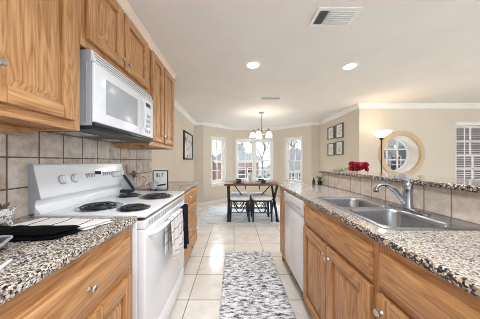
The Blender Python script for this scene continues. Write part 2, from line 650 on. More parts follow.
        ORIG[ob.name] = tuple(o0)
        return ob


def tag(o, label=None, cat=None, group=None, kind=None):
    if label:
        o['label'] = label
    if cat:
        o['category'] = cat
    if group:
        o['group'] = group
    if kind:
        o['kind'] = kind
    return o


def thing(name, label, cat, loc, group=None):
    o = bpy.data.objects.new(name, None)
    o.empty_display_size = 0.1
    o.location = loc
    COL.objects.link(o)
    ORIG[o.name] = tuple(loc)
    return tag(o, label, cat, group)


def struct(o):
    o['kind'] = 'structure'
    return o


def copy_tree(o, loc=None, label=None, parent=None, rz=None):
    c = o.copy()
    COL.objects.link(c)
    if parent is not None:
        c.parent = parent
    if loc is not None:
        c.location = loc
    if label:
        c['label'] = label
    if rz is not None:
        c.rotation_euler = (0, 0, rz)
    for ch in list(o.children):
        copy_tree(ch, parent=c)
    return c


def rrect(cx, cy, w, h, r, z, n=6):
    """rounded rectangle loop"""
    out = []
    for (sx, sy, a0) in ((1, 1, 0), (-1, 1, PI / 2), (-1, -1, PI), (1, -1, 1.5 * PI)):
        for k in range(n + 1):
            a = a0 + PI / 2 * k / n
            out.append((cx + sx * (w / 2 - r) + r * math.cos(a), cy + sy * (h / 2 - r) + r * math.sin(a), z))
    return out


def arc3(p0, p1, p2, n=10):
    """quadratic curve"""
    p0, p1, p2 = Vector(p0), Vector(p1), Vector(p2)
    return [(p0 * (1 - t) ** 2 + p1 * 2 * t * (1 - t) + p2 * t * t) for t in [i / n for i in range(n + 1)]]


# ------------------------------------------------------------------ the setting
WL = -1.08           # left wall
CEIL = 2.27
XR = 2.33            # wall on the right of the dining bay
YL = 3.5             # living room wall
YB = 5.1             # start of the bay
YC = 5.85            # bay front
T = 0.2
XE, YN = 6.2, -2.6   # right and rear limits of the house

struct(MB().box(-1.3, XE + .2, YN - .2, 6.15, -0.12, 0).build('floor', 'floor'))
struct(MB().box(-1.3, XE + .2, YN - .2, 6.25, CEIL, CEIL + .12).build('ceiling', 'ceiling'))


def wall(name, p0, p1, holes=(), t=T, mat='wall'):
    """wall from p0 to p1 seen from inside (outside lies to the left of p0->p1), with rectangular holes (u0,u1,z0,z1)"""
    p0, p1 = Vector(p0), Vector(p1)
    L = (p1 - p0).length
    d = (p1 - p0) / L
    nrm = Vector((-d.y, d.x))
    mb = MB()

    def seg(u0, u1, z0, z1):
        if u1 - u0 < 1e-5 or z1 - z0 < 1e-5:
            return
        c = p0 + d * (u0 + u1) / 2 + nrm * t / 2
        mb.obox(c, d, nrm, u1 - u0, t, z0, z1)
    u = 0
    for (a, b, z0, z1) in sorted(holes):
        seg(u, a, 0, CEIL)
        seg(a, b, 0, z0)
        seg(a, b, z1, CEIL)
        u = b
    seg(u, L, 0, CEIL)
    o = mb.build(name, mat)
    return struct(o), p0, d, nrm


# bay corners (left to right)
B = [(-1.08, YB), (-0.83, YB), (-0.04, YC), (1.35, YC), (2.10, YB), (XR, YB)]
WZ0, WZ1 = 0.59, 1.90
wall('wall_left', (WL, YN), (WL, YB))
wall('wall_bay_left_return', B[0], B[1])
_, p0a, da, na = wall('wall_bay_left', B[1], B[2], [(0.27, 0.80, WZ0, WZ1)])
_, p0b, db, nb = wall('wall_bay', B[2], B[3], [(0.10, 1.25, WZ0, WZ1)])
_, p0c, dc, nc = wall('wall_bay_right', B[3], B[4], [(0.27, 0.80, WZ0, WZ1)])
wall('wall_bay_right_return', B[4], B[5])
wall('wall_dining_right', (XR, YB), (XR, YL + T))
# living room wall with the round hole and the blinds window
RX, RZ, RR = 3.118, 1.338, 0.343      # round window centre, radius of the opening
mb = MB()
BX0, BX1, BZ0, BZ1 = 4.13, 5.25, 0.74, 1.93


def rect_y(mb, x0, x1, z0, z1):
    mb.box(x0, x1, YL, YL + T, z0, z1)


SQ = 0.45
rect_y(mb, XR, RX - SQ, 0, CEIL)
rect_y(mb, RX - SQ, RX + SQ, 0, RZ - SQ)
rect_y(mb, RX - SQ, RX + SQ, RZ + SQ, CEIL)
rect_y(mb, RX + SQ, BX0, 0, CEIL)
rect_y(mb, BX0, BX1, 0, BZ0)
rect_y(mb, BX0, BX1, BZ1, CEIL)
rect_y(mb, BX1, XE, 0, CEIL)
n = 64
for y in (YL, YL + T):
    ci, so = [], []
    for k in range(n):
        a = 2 * PI * k / n
        c, s = math.cos(a), math.sin(a)
        q = SQ / max(abs(c), abs(s))
        ci.append(mb.bm.verts.new((RX + RR * c, y, RZ + RR * s)))
        so.append(mb.bm.verts.new((RX + q * c, y, RZ + q * s)))
    for k in range(n):
        mb.bm.faces.new((ci[k], ci[(k + 1) % n], so[(k + 1) % n], so[k]))
struct(mb.build('wall_living', 'wall'))
wall('wall_right', (XE, YL + T), (XE, YN), [(4.65, 6.15, 0.3, 2.1)])  # unseen opening in the right wall, added for fill light
wall('wall_rear', (XE + .2, YN), (WL - .2, YN), [(0.8, 3.4, 0.02, 2.1), (4.2, 7.0, 0.02, 2.1)])


def sweep(name, path, prof, mat):
    """moulding: profile (inward offset, height) along a plan path; the room lies to the right of the path"""
    P = [Vector(p) for p in path]
    k = len(P)
    loops = []
    for i in range(k):
        dirs = []
        if i > 0:
            dirs.append((P[i] - P[i - 1]).normalized())
        if i < k - 1:
            dirs.append((P[i + 1] - P[i]).normalized())
        nn = [Vector((d.y, -d.x)) for d in dirs]
        if len(nn) == 1:
            off = nn[0]
        else:
            b = (nn[0] + nn[1]).normalized()
            off = b / max(0.2, b.dot(nn[0]))
        loops.append([(P[i].x + off.x * o, P[i].y + off.y * o, z) for o, z in prof])
    mb = MB()
    mb.loft(loops, 0, True, True)
    return struct(mb.build(name, mat))


CR = [(0, CEIL - .085), (.012, CEIL - .085), (.018, CEIL - .06), (.05, CEIL - .02), (.06, CEIL - .018), (.06, CEIL), (0, CEIL)]
sweep('trim_1', [(WL, 2.36)] + B + [(XR, YL), (XE, YL)], CR, 'white_trim')
BB = [(0, 0), (.014, 0), (.014, .075), (.008, .09), (0, .09)]
sweep('baseboard_bay', [(WL, 2.70)] + B + [(XR, YL)], BB, 'white_trim')
sweep('baseboard_living', [(XR, YL), (XE, YL)], BB, 'white_trim')

# cornice above the upper cabinets
CC = [(-1.08, CEIL - .06), (-.752, CEIL - .06), (-.746, CEIL - .045), (-.722, CEIL - .016), (-.714, CEIL - .012), (-.714, CEIL), (-1.08, CEIL)]
mb = MB()
mb.prism([(z, x) for x, z in CC], 1, 0.26, 2.35)
struct(mb.build('trim_2', 'cream_trim'))


def sash_window(name, p0, d, nrm, u0, u1, z0, z1, lights=1, cols=3, sill=True):
    """white double-hung unit in a wall hole; frame at the root, sashes, panes as children"""
    def P(u, w, z):
        q = p0 + d * u + nrm * w
        return (q.x, q.y, z)
    c = p0 + d * (u0 + u1) / 2

    def bar(mb, a, b, w0, w1, za, zb, bev=0.003):
        cc = p0 + d * (a + b) / 2 + nrm * (w0 + w1) / 2
        mb.obox(cc, d, nrm, b - a, w1 - w0, za, zb, bev)
    mb = MB()
    f = 0.045
    W0, W1 = 0.03, 0.13
    bar(mb, u0, u0 + f, W0, W1, z0, z1)
    bar(mb, u1 - f, u1, W0, W1, z0, z1)
    bar(mb, u0 + f, u1 - f, W0, W1, z1 - f, z1)
    bar(mb, u0 + f, u1 - f, W0, W1, z0, z0 + f)
    for k in range(1, lights):
        m_ = u0 + (u1 - u0) * k / lights
        bar(mb, m_ - f * .8, m_ + f * .8, W0, W1, z0 + f, z1 - f)
    root = mb.build(name, 'white_trim', at=(c.x, c.y, z0))
    struct(root)
    zm = (z0 + z1) / 2 - 0.02
    for k in range(lights):
        a = u0 + (u1 - u0) * k / lights + f * (1 if k == 0 else .8)
        b = u0 + (u1 - u0) * (k + 1) / lights - f * (1 if k == lights - 1 else .8)
        for (za, zb, w, nm) in ((z0 + f, zm + .018, 0.055, 'lower_sash'), (zm - .018, z1 - f, 0.09, 'upper_sash')):
            mb = MB()
            s = 0.035
            bar(mb, a, a + s, w, w + .03, za, zb)
            bar(mb, b - s, b, w, w + .03, za, zb)
            bar(mb, a + s, b - s, w, w + .03, za, za + s)
            bar(mb, a + s, b - s, w, w + .03, zb - s, zb)
            for q in range(1, cols):
                u = a + s + (b - a - 2 * s) * q / cols
                bar(mb, u - .011, u + .011, w + .008, w + .024, za + s, zb - s, 0)
            bar(mb, a + s, b - s, w + .008, w + .024, (za + zb) / 2 - .011, (za + zb) / 2 + .011, 0)
            sh = mb.build(nm, 'white_trim', root)
            mb = MB()
            bar(mb, a + s, b - s, w + .013, w + .019, za + s, zb - s, 0)
            mb.build('pane', 'glass', root)
    if sill:
        mb = MB()
        bar(mb, u0 - .05, u1 + .05, -.05, .03, z0 - .035, z0, .006)
        bar(mb, u0 - .03, u1 + .03, -.016, 0, z0 - .10, z0 - .035, .004)
        mb.build('sill', 'white_trim', root)
    mb = MB()
    for (a, b, za, zb) in ((u0 - .012, u0 + .004, z0, z1), (u1 - .004, u1 + .012, z0, z1), (u0 - .012, u1 + .012, z1 - .004, z1 + .012)):
        bar(mb, a, b, -.008, .03, za, zb, .002)
    mb.build('casing', 'white_trim', root)
    return root


sash_window('window_1', p0a, da, na, 0.27, 0.80, WZ0, WZ1, 1, 2)
sash_window('window_2', p0b, db, nb, 0.10, 1.25, WZ0, WZ1, 2, 2)
sash_window('window_3', p0c, dc, nc, 0.27, 0.80, WZ0, WZ1, 1, 2)
pv, dv, nv = Vector((XR, YL)), Vector((1, 0)), Vector((0, 1))
sash_window('window_4', pv, dv, nv, BX0 - XR, BX1 - XR, BZ0, BZ1, 1, 3)

# round window
mb = MB()
n = 72
loops = []
for (r, y) in ((RR, YL + .02), (RR, YL - .022), (RR + .012, YL - .03), (RR + .075, YL - .024), (RR + .087, YL - .012), (RR + .087, YL)):
    loops.append([(RX + r * math.cos(2 * PI * k / n), y, RZ + r * math.sin(2 * PI * k / n)) for k in range(n)])
mb.loft(loops)
w5 = struct(mb.build('window_5', 'tan_trim', at=(RX, YL, RZ)))
mb = MB()
loops = []
for (r, y) in ((RR, YL + .018), (RR, YL + .24), (RR - .03, YL + .24), (RR - .03, YL + .20), (RR - .004, YL + .19), (RR - .004, YL + .018)):
    loops.append([(RX + r * math.cos(2 * PI * k / n), y, RZ + r * math.sin(2 * PI * k / n)) for k in range(n)])
mb.loft(loops + [loops[0]])
mb.build('reveal', 'white_trim', w5)
mb = MB()
ri = RR - .028
for q in (-1, 1):
    h = math.sqrt(ri ** 2 - (ri / 3 * q) ** 2)
    mb.box(RX + q * ri / 3 - .010, RX + q * ri / 3 + .010, YL + .20, YL + .222, RZ - h, RZ + h)
    mb.box(RX - h, RX + h, YL + .20, YL + .222, RZ + q * ri / 3 - .010, RZ + q * ri / 3 + .010)
mb.build('muntin', 'white_trim', w5)
mb = MB()
mb.lathe((RX, YL + .211, RZ), [(0, -.002), (ri, -.002), (ri, .002), (0, .002)], 48, 0, axis=1)
mb.build('pane', 'glass', w5)

# unseen rear door frames, added with the right opening to let fill light in
for k, (x0, x1) in enumerate(((XE + .2 - 3.4, XE + .2 - .8), (XE + .2 - 7.0, XE + .2 - 4.2))):
    mb = MB()
    for a in (x0, (x0 + x1) / 2 - .03, x1 - .06):
        mb.box(a, a + .06, YN - .14, YN - .06, .02, 2.1, .004)
    mb.box(x0, x1, YN - .14, YN - .06, 2.04, 2.1, .004)
    mb.box(x0, x1, YN - .14, YN - .06, .02, .08, .004)
    struct(mb.build('door_%d' % (k + 1), 'white_trim'))

# ------------------------------------------------------------------ cabinet parts
def knob(parent, x, s, y, z):
    mb = MB()
    prof = [(0, 0), (.009, 0), (.007, .004), (.0055, .012), (.009, .017), (.0145, .020), (.0155, .024), (.012, .029), (0, .031)]
    mb.lathe((x, y, z), [(r * .85, s * h * .85) for r, h in prof], 18, 0, axis=0)
    return mb.build('knob', 'nickel', parent)


def panel_door(parent, x, s, y0, y1, z0, z1, kn=None, st=.058):
    mb = MB()
    t = .024

    def bx(a, b, c, d, m):
        mb.box(x + s * .0005, x + s * t, a, b, c, d, .003, 2, m)
    bx(y0, y0 + st, z0, z1, 0)
    bx(y1 - st, y1, z0, z1, 0)
    bx(y0 + st, y1 - st, z0, z0 + st, 1)
    bx(y0 + st, y1 - st, z1 - st, z1, 1)
    door = mb.build('door', ['oak_z', 'oak_y'], parent)
    mb = MB()
    a, b, c, d = y0 + st - .002, y1 - st + .002, z0 + st - .002, z1 - st + .002
    q = min(.032, (b - a) * .3)

    def lp(i, h):
        return [(x + s * h, a + i, c + i), (x + s * h, b - i, c + i), (x + s * h, b - i, d - i), (x + s * h, a + i, d - i)]
    mb.loft([lp(0, .001), lp(0, .004), lp(.007, .004), lp(q, .0175), lp(q + .003, .0185)], 0, True, True)
    mb.build('panel', 'oak_z', door)
    if kn:
        knob(door, x + s * t, s, *kn)
    return door


def drawer_front(parent, x, s, y0, y1, z0, z1, kn=None, name='drawer'):
    mb = MB()

    def lp(i, h):
        return [(x + s * h, y0 + i, z0 + i), (x + s * h, y1 - i, z0 + i), (x + s * h, y1 - i, z1 - i), (x + s * h, y0 + i, z1 - i)]
    mb.loft([lp(0, .0005), lp(0, .012), lp(.003, .0135), lp(.009, .0145), lp(.014, .020), lp(.018, .021)], 0, True, True)
    dr = mb.build(name, 'oak_y', parent)
    if kn:
        for k in (kn if isinstance(kn, list) else [kn]):
            knob(dr, x + s * .021, s, *k)
    return dr


def carcass(parent, xw, xf, s, y0, y1, z0, z1, toe=True, name='body'):
    """side panels, floor, back; open at the top and behind the face frame"""
    mb = MB()
    e = .018
    xi = xf - s * .02
    mb.box(xw, xi, y0, y0 + e, z0, z1)
    mb.box(xw, xi, y1 - e, y1, z0, z1)
    mb.box(xw, xi, y0 + e, y1 - e, z0, z0 + e)
    mb.box(xw, xw + s * .008, y0 + e, y1 - e, z0 + e, z1)
    mb.build(name, 'oak_z', parent)
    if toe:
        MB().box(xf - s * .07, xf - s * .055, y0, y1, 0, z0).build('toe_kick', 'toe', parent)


def face_frame(parent, xf, s, y0, y1, z0, z1, ys, zs, w=.045):
    """stiles at the ends and at ys, rails at the ends and at zs"""
    mb = MB()
    a, b = xf - s * .02, xf
    st = [y0] + [y - w / 2 for y in ys] + [y1 - w]
    for y in st:
        mb.box(a, b, y, y + w, z0, z1, .001, 1, 0)
    for z, h in [(z0, w)] + [(z - w / 2, w) for z in zs] + [(z1 - w - .03, w + .03)]:
        for i in range(len(st) - 1):
            mb.box(a, b, st[i] + w, st[i + 1], z, z + h, 0, 1, 1)
    return mb.build('face_frame', ['oak_z', 'oak_y'], parent)


# ------------------------------------------------------------------ left run
FL = -.525     # left base face
CT, CB = .92, .888
# near base cabinet
t = thing('base_cabinet', 'oak base cabinet with one drawer over doors left of the white range', 'cabinet', (-.8, .665, 0))
carcass(t, WL + .012, FL, 1, .34, .972, .10, CB - .001)
face_frame(t, FL, 1, .34, .972, .10, CB - .001, [], [.665])
drawer_front(t, FL, 1, .375, .93, .682, .828, (.655, .757))
panel_door(t, FL, 1, .375, .655, .125, .645, (.625, .60))
panel_door(t, FL, 1, .665, .93, .125, .645, (.695, .60))
t2 = thing('base_cabinet', 'oak base cabinet at the very near end of the left counter', 'cabinet', (-.8, 0, 0))
carcass(t2, WL + .012, FL, 1, -.35, .338, .10, CB - .001)
face_frame(t2, FL, 1, -.35, .338, .10, CB - .001, [], [.665])
drawer_front(t2, FL, 1, -.32, .305, .682, .828, (0, .757))
panel_door(t2, FL, 1, -.32, -.012, .125, .645, (-.04, .60))
panel_door(t2, FL, 1, -.002, .305, .125, .645, (.03, .60))
# counter slabs
mb = MB()
mb.box(WL + .011, -.50, -.37, .973, CB, CT, .007, 3)
tag(mb.build('countertop', 'granite', at=(-.8, .3, CB)), 'speckled granite countertop left of the range under towels and planter', 'countertop')
mb = MB()
mb.box(WL + .011, -.50, 1.758, 2.66, CB, CT, .007, 3)
tag(mb.build('countertop', 'granite_pale', at=(-.8, 2.2, CB)), 'short pale granite countertop beyond the range, by the dining area', 'countertop')
# far drawer cabinet
t = thing('drawer_cabinet', 'oak drawer cabinet beyond the range, end facing the dining area', 'cabinet', (-.8, 2.2, 0))
carcass(t, WL + .012, FL, 1, 1.77, 2.62, .10, CB - .001)
zs = [.10, .30, .50, .69, CB - .001]
face_frame(t, FL, 1, 1.77, 2.62, .10, CB - .001, [], zs[1:4])
for a, b in zip(zs, zs[1:]):
    drawer_front(t, FL, 1, 1.80, 2.59, a + .022, b - .022, [(2.2, (a + b) / 2)])
# backsplash
struct(MB().box(WL, WL + .010, -.37, 2.45, CT, 1.40).build('trim_3', 'splash_left'))

# upper cabinets
FU = -.75
ZU = 1.348


def upper(label, y0, y1, z0, doors, cleat=None):
    t = thing('wall_cabinet', label, 'cabinet', (-.92, (y0 + y1) / 2, z0))
    zt = CEIL - .061
    mb = MB()
    mb.box(WL + .001, FU - .02, y0, y0 + .016, z0, zt)
    mb.box(WL + .001, FU - .02, y1 - .016, y1, z0, zt)
    mb.box(WL + .001, FU - .02, y0 + .016, y1 - .016, z0 + .012, z0 + .028, 0, 1, 1)
    mb.box(WL + .001, FU - .02, y0 + .016, y1 - .016, zt - .016, zt, 0, 1, 1)
    mb.build('body', ['oak_z', 'oak_y'], t)
    face_frame(t, FU, 1, y0, y1, z0, zt, [], [])
    for (a, b, k) in doors:
        panel_door(t, FU, 1, a, b, z0 + .04, zt - .012, k)
    if cleat:
        MB().box(WL + .011, WL + .12, cleat[0], cleat[1], z0 - .02, z0 + .011, .002).build('cleat', 'oak_y', t)
    return t


upper('tall oak wall cabinet at the left edge, left of the white microwave', .23, .915, ZU, [(.255, .535, (.507, 1.50)), (.545, .865, (.574, 1.505))], (.62, .90))
upper('short oak wall cabinet with two doors directly above the microwave', .917, 1.658, 1.775, [(.945, 1.243, (1.215, 1.86)), (1.258, 1.60, (1.287, 1.86))])
upper('narrow tall oak wall cabinet on the far side of the microwave', 1.660, 2.33, ZU, [(1.685, 1.955, (1.925, 1.46)), (1.985, 2.29, (2.015, 1.46))], (1.68, 2.0))

# ------------------------------------------------------------------ microwave
MX, MY0, MY1, MZ0, MZ1 = -.71, .955, 1.655, 1.385, 1.772
t = thing('microwave', 'white over-range microwave mounted under the short oak cabinet', 'microwave', (-.9, 1.29, MZ0))
mb = MB()
mb.box(WL + .011, MX - .019, MY0, MY1, MZ0, MZ1, .004)
mb.box(MX - .045, MX - .038, MY0 - .003, MY0 + .001, MZ0 + .02, MZ1 - .06, .001)
mb.build('body', 'enamel_grey', t)  # shade on the case side is put into the grey colour
mb = MB()
mb.box(MX - .018, MX, MY0 + .001, 1.475, MZ0 + .018, MZ1 - .062, .006, 3)
door = mb.build('door', 'enamel', t)
MB().box(MX - .004, MX + .0015, MY0 + .085, 1.385, MZ0 + .075, MZ1 - .115, .004).build('window', 'mw_window', door)
mb = MB()
mb.tube([(MX - .002, 1.435, MZ0 + .05), (MX + .026, 1.437, MZ0 + .075), (MX + .032, 1.438, (MZ0 + MZ1) / 2 - .02), (MX + .026, 1.437, MZ1 - .12), (MX - .002, 1.435, MZ1 - .095)], .010, 12)
mb.build('handle', 'white_plastic', door)
cp = MB().box(MX - .018, MX - .002, 1.478, MY1, MZ0 + .018, MZ1 - .062, .006, 3).build('control_panel', 'enamel', t)
MB().box(MX - .004, MX, 1.51, 1.60, MZ1 - .125, MZ1 - .095, .001).build('display', 'display', cp)
for i in range(4):
    for j in range(3):
        MB().box(MX - .004, MX - .0005, 1.51 + j * .032, 1.534 + j * .032, MZ0 + .05 + i * .042, MZ0 + .075 + i * .042, .001).build('button', 'enamel_grey', cp)
mb = MB()
mb.prism([(MZ1 - .060, MX - .018), (MZ1, MX - .018), (MZ1, MX - .0175), (MZ1 - .060, MX - .002)], 1, MY0, MY1)
vg = mb.build('vent_grille', 'enamel', t)
mb = MB()
for k in range(3):
    z = MZ1 - .014 - k * .016
    x = MX - .002 - .0155 * (z - (MZ1 - .060)) / .060
    mb.box(x - .006, x + .0012, MY0 + .02, MY1 - .02, z - .003, z + .003)
mb.build('vent_slot', 'grey_mark', vg)
MB().box(WL + .012, MX - .012, MY0 + .004, MY1 - .004, MZ0 - .020, MZ0 - .001, .004).build('bottom_plate', 'dark_plastic', t)
MB().box(MX - .06, MX - .004, MY0 + .01, MY1 - .01, MZ0 - .004, MZ0 + .016, .004).build('lower_lip', 'dark_plastic', t)
for y in (1.10, 1.46):
    MB().box(-.99, -.84, y - .09, y + .09, MZ0 - .026, MZ0 - .020, .002).build('grease_filter', 'steel', t)

# ------------------------------------------------------------------ range
RY0, RY1 = .978, 1.752
RF = -.462
t = thing('range', 'white freestanding electric coil range under the microwave', 'stove', (-.78, 1.377, 0))
mb = MB()
mb.box(WL + .03, RF - .045, RY0, RY1, .06, .905, .004)
mb.build('body', 'enamel', t)
for x in (-1.0, -.56):
    for y in (RY0 + .06, RY1 - .06):
        MB().cyl((x, y, 0), (x, y, .062), .016, n=14).build('foot', 'dark_plastic', t)
mb = MB()
mb.box(WL + .03, RF + .004, RY0 + .001, RY1 - .001, .905, .926, .008, 3)
mb.build('cooktop', 'enamel', t)
mb = MB()
mb.box(RF - .044, RF, RY0 + .002, RY1 - .002, .235, .842, .010, 3)
od = mb.build('oven_door', 'enamel', t)
mb = MB()
mb.tube([(RF - .004, RY0 + .05, .805), (RF + .03, RY0 + .055, .812), (RF + .042, RY0 + .10, .815), (RF + .042, RY1 - .10, .815), (RF + .03, RY1 - .055, .812), (RF - .004, RY1 - .05, .805)], .013, 14)
mb.build('handle', 'enamel', od)
fp = MB().box(RF - .044, RF - .004, RY0 + .002, RY1 - .002, .846, .890, .004).build('front_panel', 'enamel', t)
MB().box(RF - .044, RF - .016, RY0 + .006, RY1 - .006, .8895, .9055).build('shade_strip', 'dark_plastic', t)  # dark strip put in for the shade under the cooktop lip
mb = MB()
for k in range(20):
    y = RY0 + .05 + k * .034
    mb.box(RF - .008, RF - .0032, y, y + .020, .854, .878)
mb.build('vent', 'enamel_grey', fp)
MB().box(RF - .044, RF - .004, RY0 + .002, RY1 - .002, .075, .228, .010, 3).build('storage_drawer', 'enamel', t)
# backguard
bgp = [(.926, -1.066), (1.185, -1.066), (1.187, -1.055), (1.180, -1.046), (1.150, -1.040), (1.012, -1.008), (1.002, -1.010), (1.000, -1.030), (.965, -1.036), (.945, -1.026), (.926, -1.005)]
mb = MB()
mb.prism(bgp, 1, RY0 + .001, RY1 - .001)
bk = mb.build('backguard', 'enamel', t)
mb = MB()
mb.prism([(.926, -1.068), (1.190, -1.068), (1.190, -1.054), (1.182, -1.044), (1.150, -1.0385), (1.010, -1.0055), (1.000, -1.006), (.998, -1.030), (.965, -1.036), (.926, -1.036)], 1, RY0 - .003, RY0 + .0005)
mb.build('end_cap', 'enamel_grey', bk)  # grey carries the shade of the end facing the camera


def bg_pt(z, out=0.0):
    x = -1.040 + (1.150 - z) / .138 * .032
    return x + out


sl = Vector((.974, 0, .226))
for (y, r) in ((1.125, .024), (1.21, .024), (1.60, .022), (1.655, .022), (1.70, .022)):
    mb = MB()
    c = Vector((bg_pt(1.092), y, 1.092))
    mb.tube([c, c + sl * .005], [r * 1.2, r * 1.2], 24, 1)
    mb.tube([c + sl * .004, c + sl * .022], [r, r * .86], 24)
    mb.box(c.x + .020, c.x + .028, y - .004, y + .004, 1.075, 1.118, .002)
    mb.build('control_knob', ['white_plastic', 'enamel_grey'], bk)
MB().box(bg_pt(1.115) - .004, bg_pt(1.115) + .004, 1.395, 1.455, 1.104, 1.128, .001).build('clock_display', 'display', bk)
for k in range(8):
    y = 1.305 + (k % 4) * .024 if k < 4 else 1.475 + (k % 4) * .024
    MB().box(bg_pt(1.10) - .004, bg_pt(1.10) + .003, y, y + .013, 1.085, 1.117, .001).build('button', 'enamel_grey', bk)


def burner(cx, cy, R):
    z = .926
    mb = MB()
    mb.lathe((cx, cy, z), [(R * 1.16, -.0005), (R * 1.16, .004), (R * 1.06, .0045), (R * .98, .002), (R * .5, .0015), (0, .0015)], 40)
    dp = mb.build('burner', 'chrome', t)
    turns = 3
    pts = []
    for k in range(turns * 28 + 1):
        a = 2 * PI * k / 28
        r = R * (.22 + .74 * k / (turns * 28))
        pts.append((cx + r * math.cos(a), cy + r * math.sin(a), z + .0105))
    MB().tube(pts, .0056, 8).build('coil', 'coil', dp)


burner(-.81, 1.135, .105)
burner(-.585, 1.10, .078)
burner(-.83, 1.49, .078)
burner(-.60, 1.46, .105)

# towels on the oven handle
def hanging_towel(name, mat, y0, y1, zt, zb_front, zb_back, xc, r, seed, label, loc):
    """cloth folded over the bar: front and back leaves joined over the top, soft folds, real thickness"""
    mb = MB()
    prof = []
    nf = 18
    for k in range(nf + 1):
        prof.append((r, zb_front + (zt - zb_front) * k / nf))
    for k in range(1, 8):
        a = PI * k / 8
        prof.append((r * math.cos(a), zt + r * math.sin(a)))
    for k in range(nf + 1):
        prof.append((-r, zt + (zb_back - zt) * k / nf))
    nv_ = 26

    def f(u, v):
        i = u * (len(prof) - 1)
        k = min(int(i), len(prof) - 2)
        fr = i - k
        px = prof[k][0] * (1 - fr) + prof[k + 1][0] * fr
        pz = prof[k][1] * (1 - fr) + prof[k + 1][1] * fr
        y = y0 + (y1 - y0) * v
        drop = max(0, (zt - pz)) / max(.01, zt - zb_front)
        side = 1 if px > 0 else -.15
        x = xc + px + side * .009 * drop * (1 + math.sin(v * 15 + seed + 1.2 * drop)) + side * .006 * drop * noise.noise((v * 5, pz * 9, seed))
        y += .012 * drop * math.sin(v * 6 + seed)
        return (x, y, pz + .004 * math.sin(v * 9 + seed) * drop)
    mb.grid(f, len(prof) - 1, nv_)
    o = mb.build(name, mat, at=loc)
    so = o.modifiers.new('thickness', 'SOLIDIFY')
    so.thickness = .003
    so.offset = 1
    return tag(o, label, 'towel')


hx = RF + .042
hanging_towel('dish_towel', 'towel_grid', 1.20, 1.46, .815, .56, .60, hx, .0175, .3, 'white dish towel with thin dark grid hanging on the oven handle', (hx, 1.33, .815))
hanging_towel('dish_towel', 'navy', 1.49, 1.63, .815, .50, .60, hx, .0175, 2.0, 'navy dish towel hanging at the far end of the oven handle', (hx, 1.56, .815))

# ------------------------------------------------------------------ right run
FR = .565
# sink cabinet
t = thing('sink_cabinet', 'oak sink cabinet with false front and two doors next to the dishwasher', 'cabinet', (.8, 1.115, 0))
carcass(t, 1.075, FR, -1, .732, 1.496, .10, CB - .001)
face_frame(t, FR, -1, .732, 1.496, .10, CB - .001, [], [.712])
drawer_front(t, FR, -1, .752, 1.478, .724, .852, None, 'false_front')
panel_door(t, FR, -1, .752, 1.108, .125, .702, (1.08, .64))
panel_door(t, FR, -1, 1.118, 1.478, .125, .702, (1.146, .64))
t = thing('base_cabinet', 'oak base cabinet with one wide drawer at the right foreground, nearest the camera', 'cabinet', (.8, .40, 0))
carcass(t, 1.075, FR, -1, .08, .730, .10, CB - .001)
face_frame(t, FR, -1, .08, .730, .10, CB - .001, [], [.712])
drawer_front(t, FR, -1, .115, .715, .724, .852, (.415, .788))
panel_door(t, FR, -1, .115, .41, .125, .702, (.14, .64))
panel_door(t, FR, -1, .42, .715, .125, .702, (.688, .645))
t = thing('base_cabinet', 'oak base cabinet with one door at the very near end of the right counter', 'cabinet', (.8, -.2, 0))
carcass(t, 1.075, FR, -1, -.40, .078, .10, CB - .001)
face_frame(t, FR, -1, -.40, .078, .10, CB - .001, [], [.712])
drawer_front(t, FR, -1, -.38, .06, .724, .852, (-.16, .788))
panel_door(t, FR, -1, -.38, .06, .125, .702, (.03, .64))
# dishwasher
DY0, DY1 = 1.502, 2.06
t = thing('dishwasher', 'white dishwasher under the right counter beside the sink cabinet', 'dishwasher', (.8, 1.78, 0))
MB().box(.60, 1.07, DY0, DY1, .10, CB - .004).build('tub', 'enamel_grey', t)
MB().box(.555, .598, DY0 + .003, DY1 - .003, .135, .755, .008, 3).build('door', 'enamel', t)
cpn = MB().box(.548, .598, DY0 + .003, DY1 - .003, .762, CB - .006, .008, 3).build('control_panel', 'enamel', t)
MB().box(.5465, .549, DY0 + .18, DY1 - .18, .80, .812, .001).build('latch', 'enamel_grey', cpn)
for k in range(4):
    MB().box(.5465, .549, DY0 + .05 + k * .028, DY0 + .07 + k * .028, .80, .812, .001).build('button', 'enamel_grey', cpn)
MB().box(.62, .635, DY0 + .003, DY1 - .003, 0, .128).build('toe_kick', 'dark_plastic', t)
# end panel
mb = MB()
mb.box(FR - .004, 1.075, 2.064, 2.085, .11, CB - .001)
mb.box(FR - .004, FR + .018, 2.085, 2.29, .11, CB - .001, .002)
mb.box(FR + .06, FR + .08, 2.064, 2.27, 0, .12)
mb.box(FR + .018, 1.075, 2.27, 2.29, 0, CB - .001)
tag(mb.build('end_panel', 'oak_z', at=(.8, 2.18, 0)), 'narrow oak end panel closing the right counter past the dishwasher', 'cabinet panel')

# countertop with sink cut-out and rough front edge
SX0, SX1, SY0, SY1 = .625, 1.058, .765, 1.47
XB = 1.09
mb = MB()
Y0, Y1 = -.42, 2.33
xf = .56
xb = XB - .012
h0, h1, h2, h3 = SX0 + .012, SX1 - .012, SY0 + .012, SY1 - .012
mb.box(xf, xb, Y0, h2, CB, CT)
mb.box(xf, xb, h3, Y1, CB, CT)
mb.box(xf, h0, h2, h3, CB, CT)
mb.box(h1, xb, h2, h3, CB, CT)
ct = mb.build('countertop', 'granite_pale', at=(.8, .95, CB))
tag(ct, 'long speckled granite countertop on the right holding the steel sink', 'countertop')
mb = MB()
nY, nZ = 260, 8
random.seed(4)


def fe(u, v):
    y = Y0 + (Y1 - Y0) * u
    a = v * PI
    x = xf - .012 * math.sin(a) ** .7
    z = (CB + CT) / 2 - (CT - CB) / 2 * math.cos(a) if True else 0
    d = noise.noise((y * 38, z * 60, 1.7)) * .005 + noise.noise((y * 110, z * 120, 5.1)) * .0025
    w = math.sin(a)
    return (x - d * w, y, z)


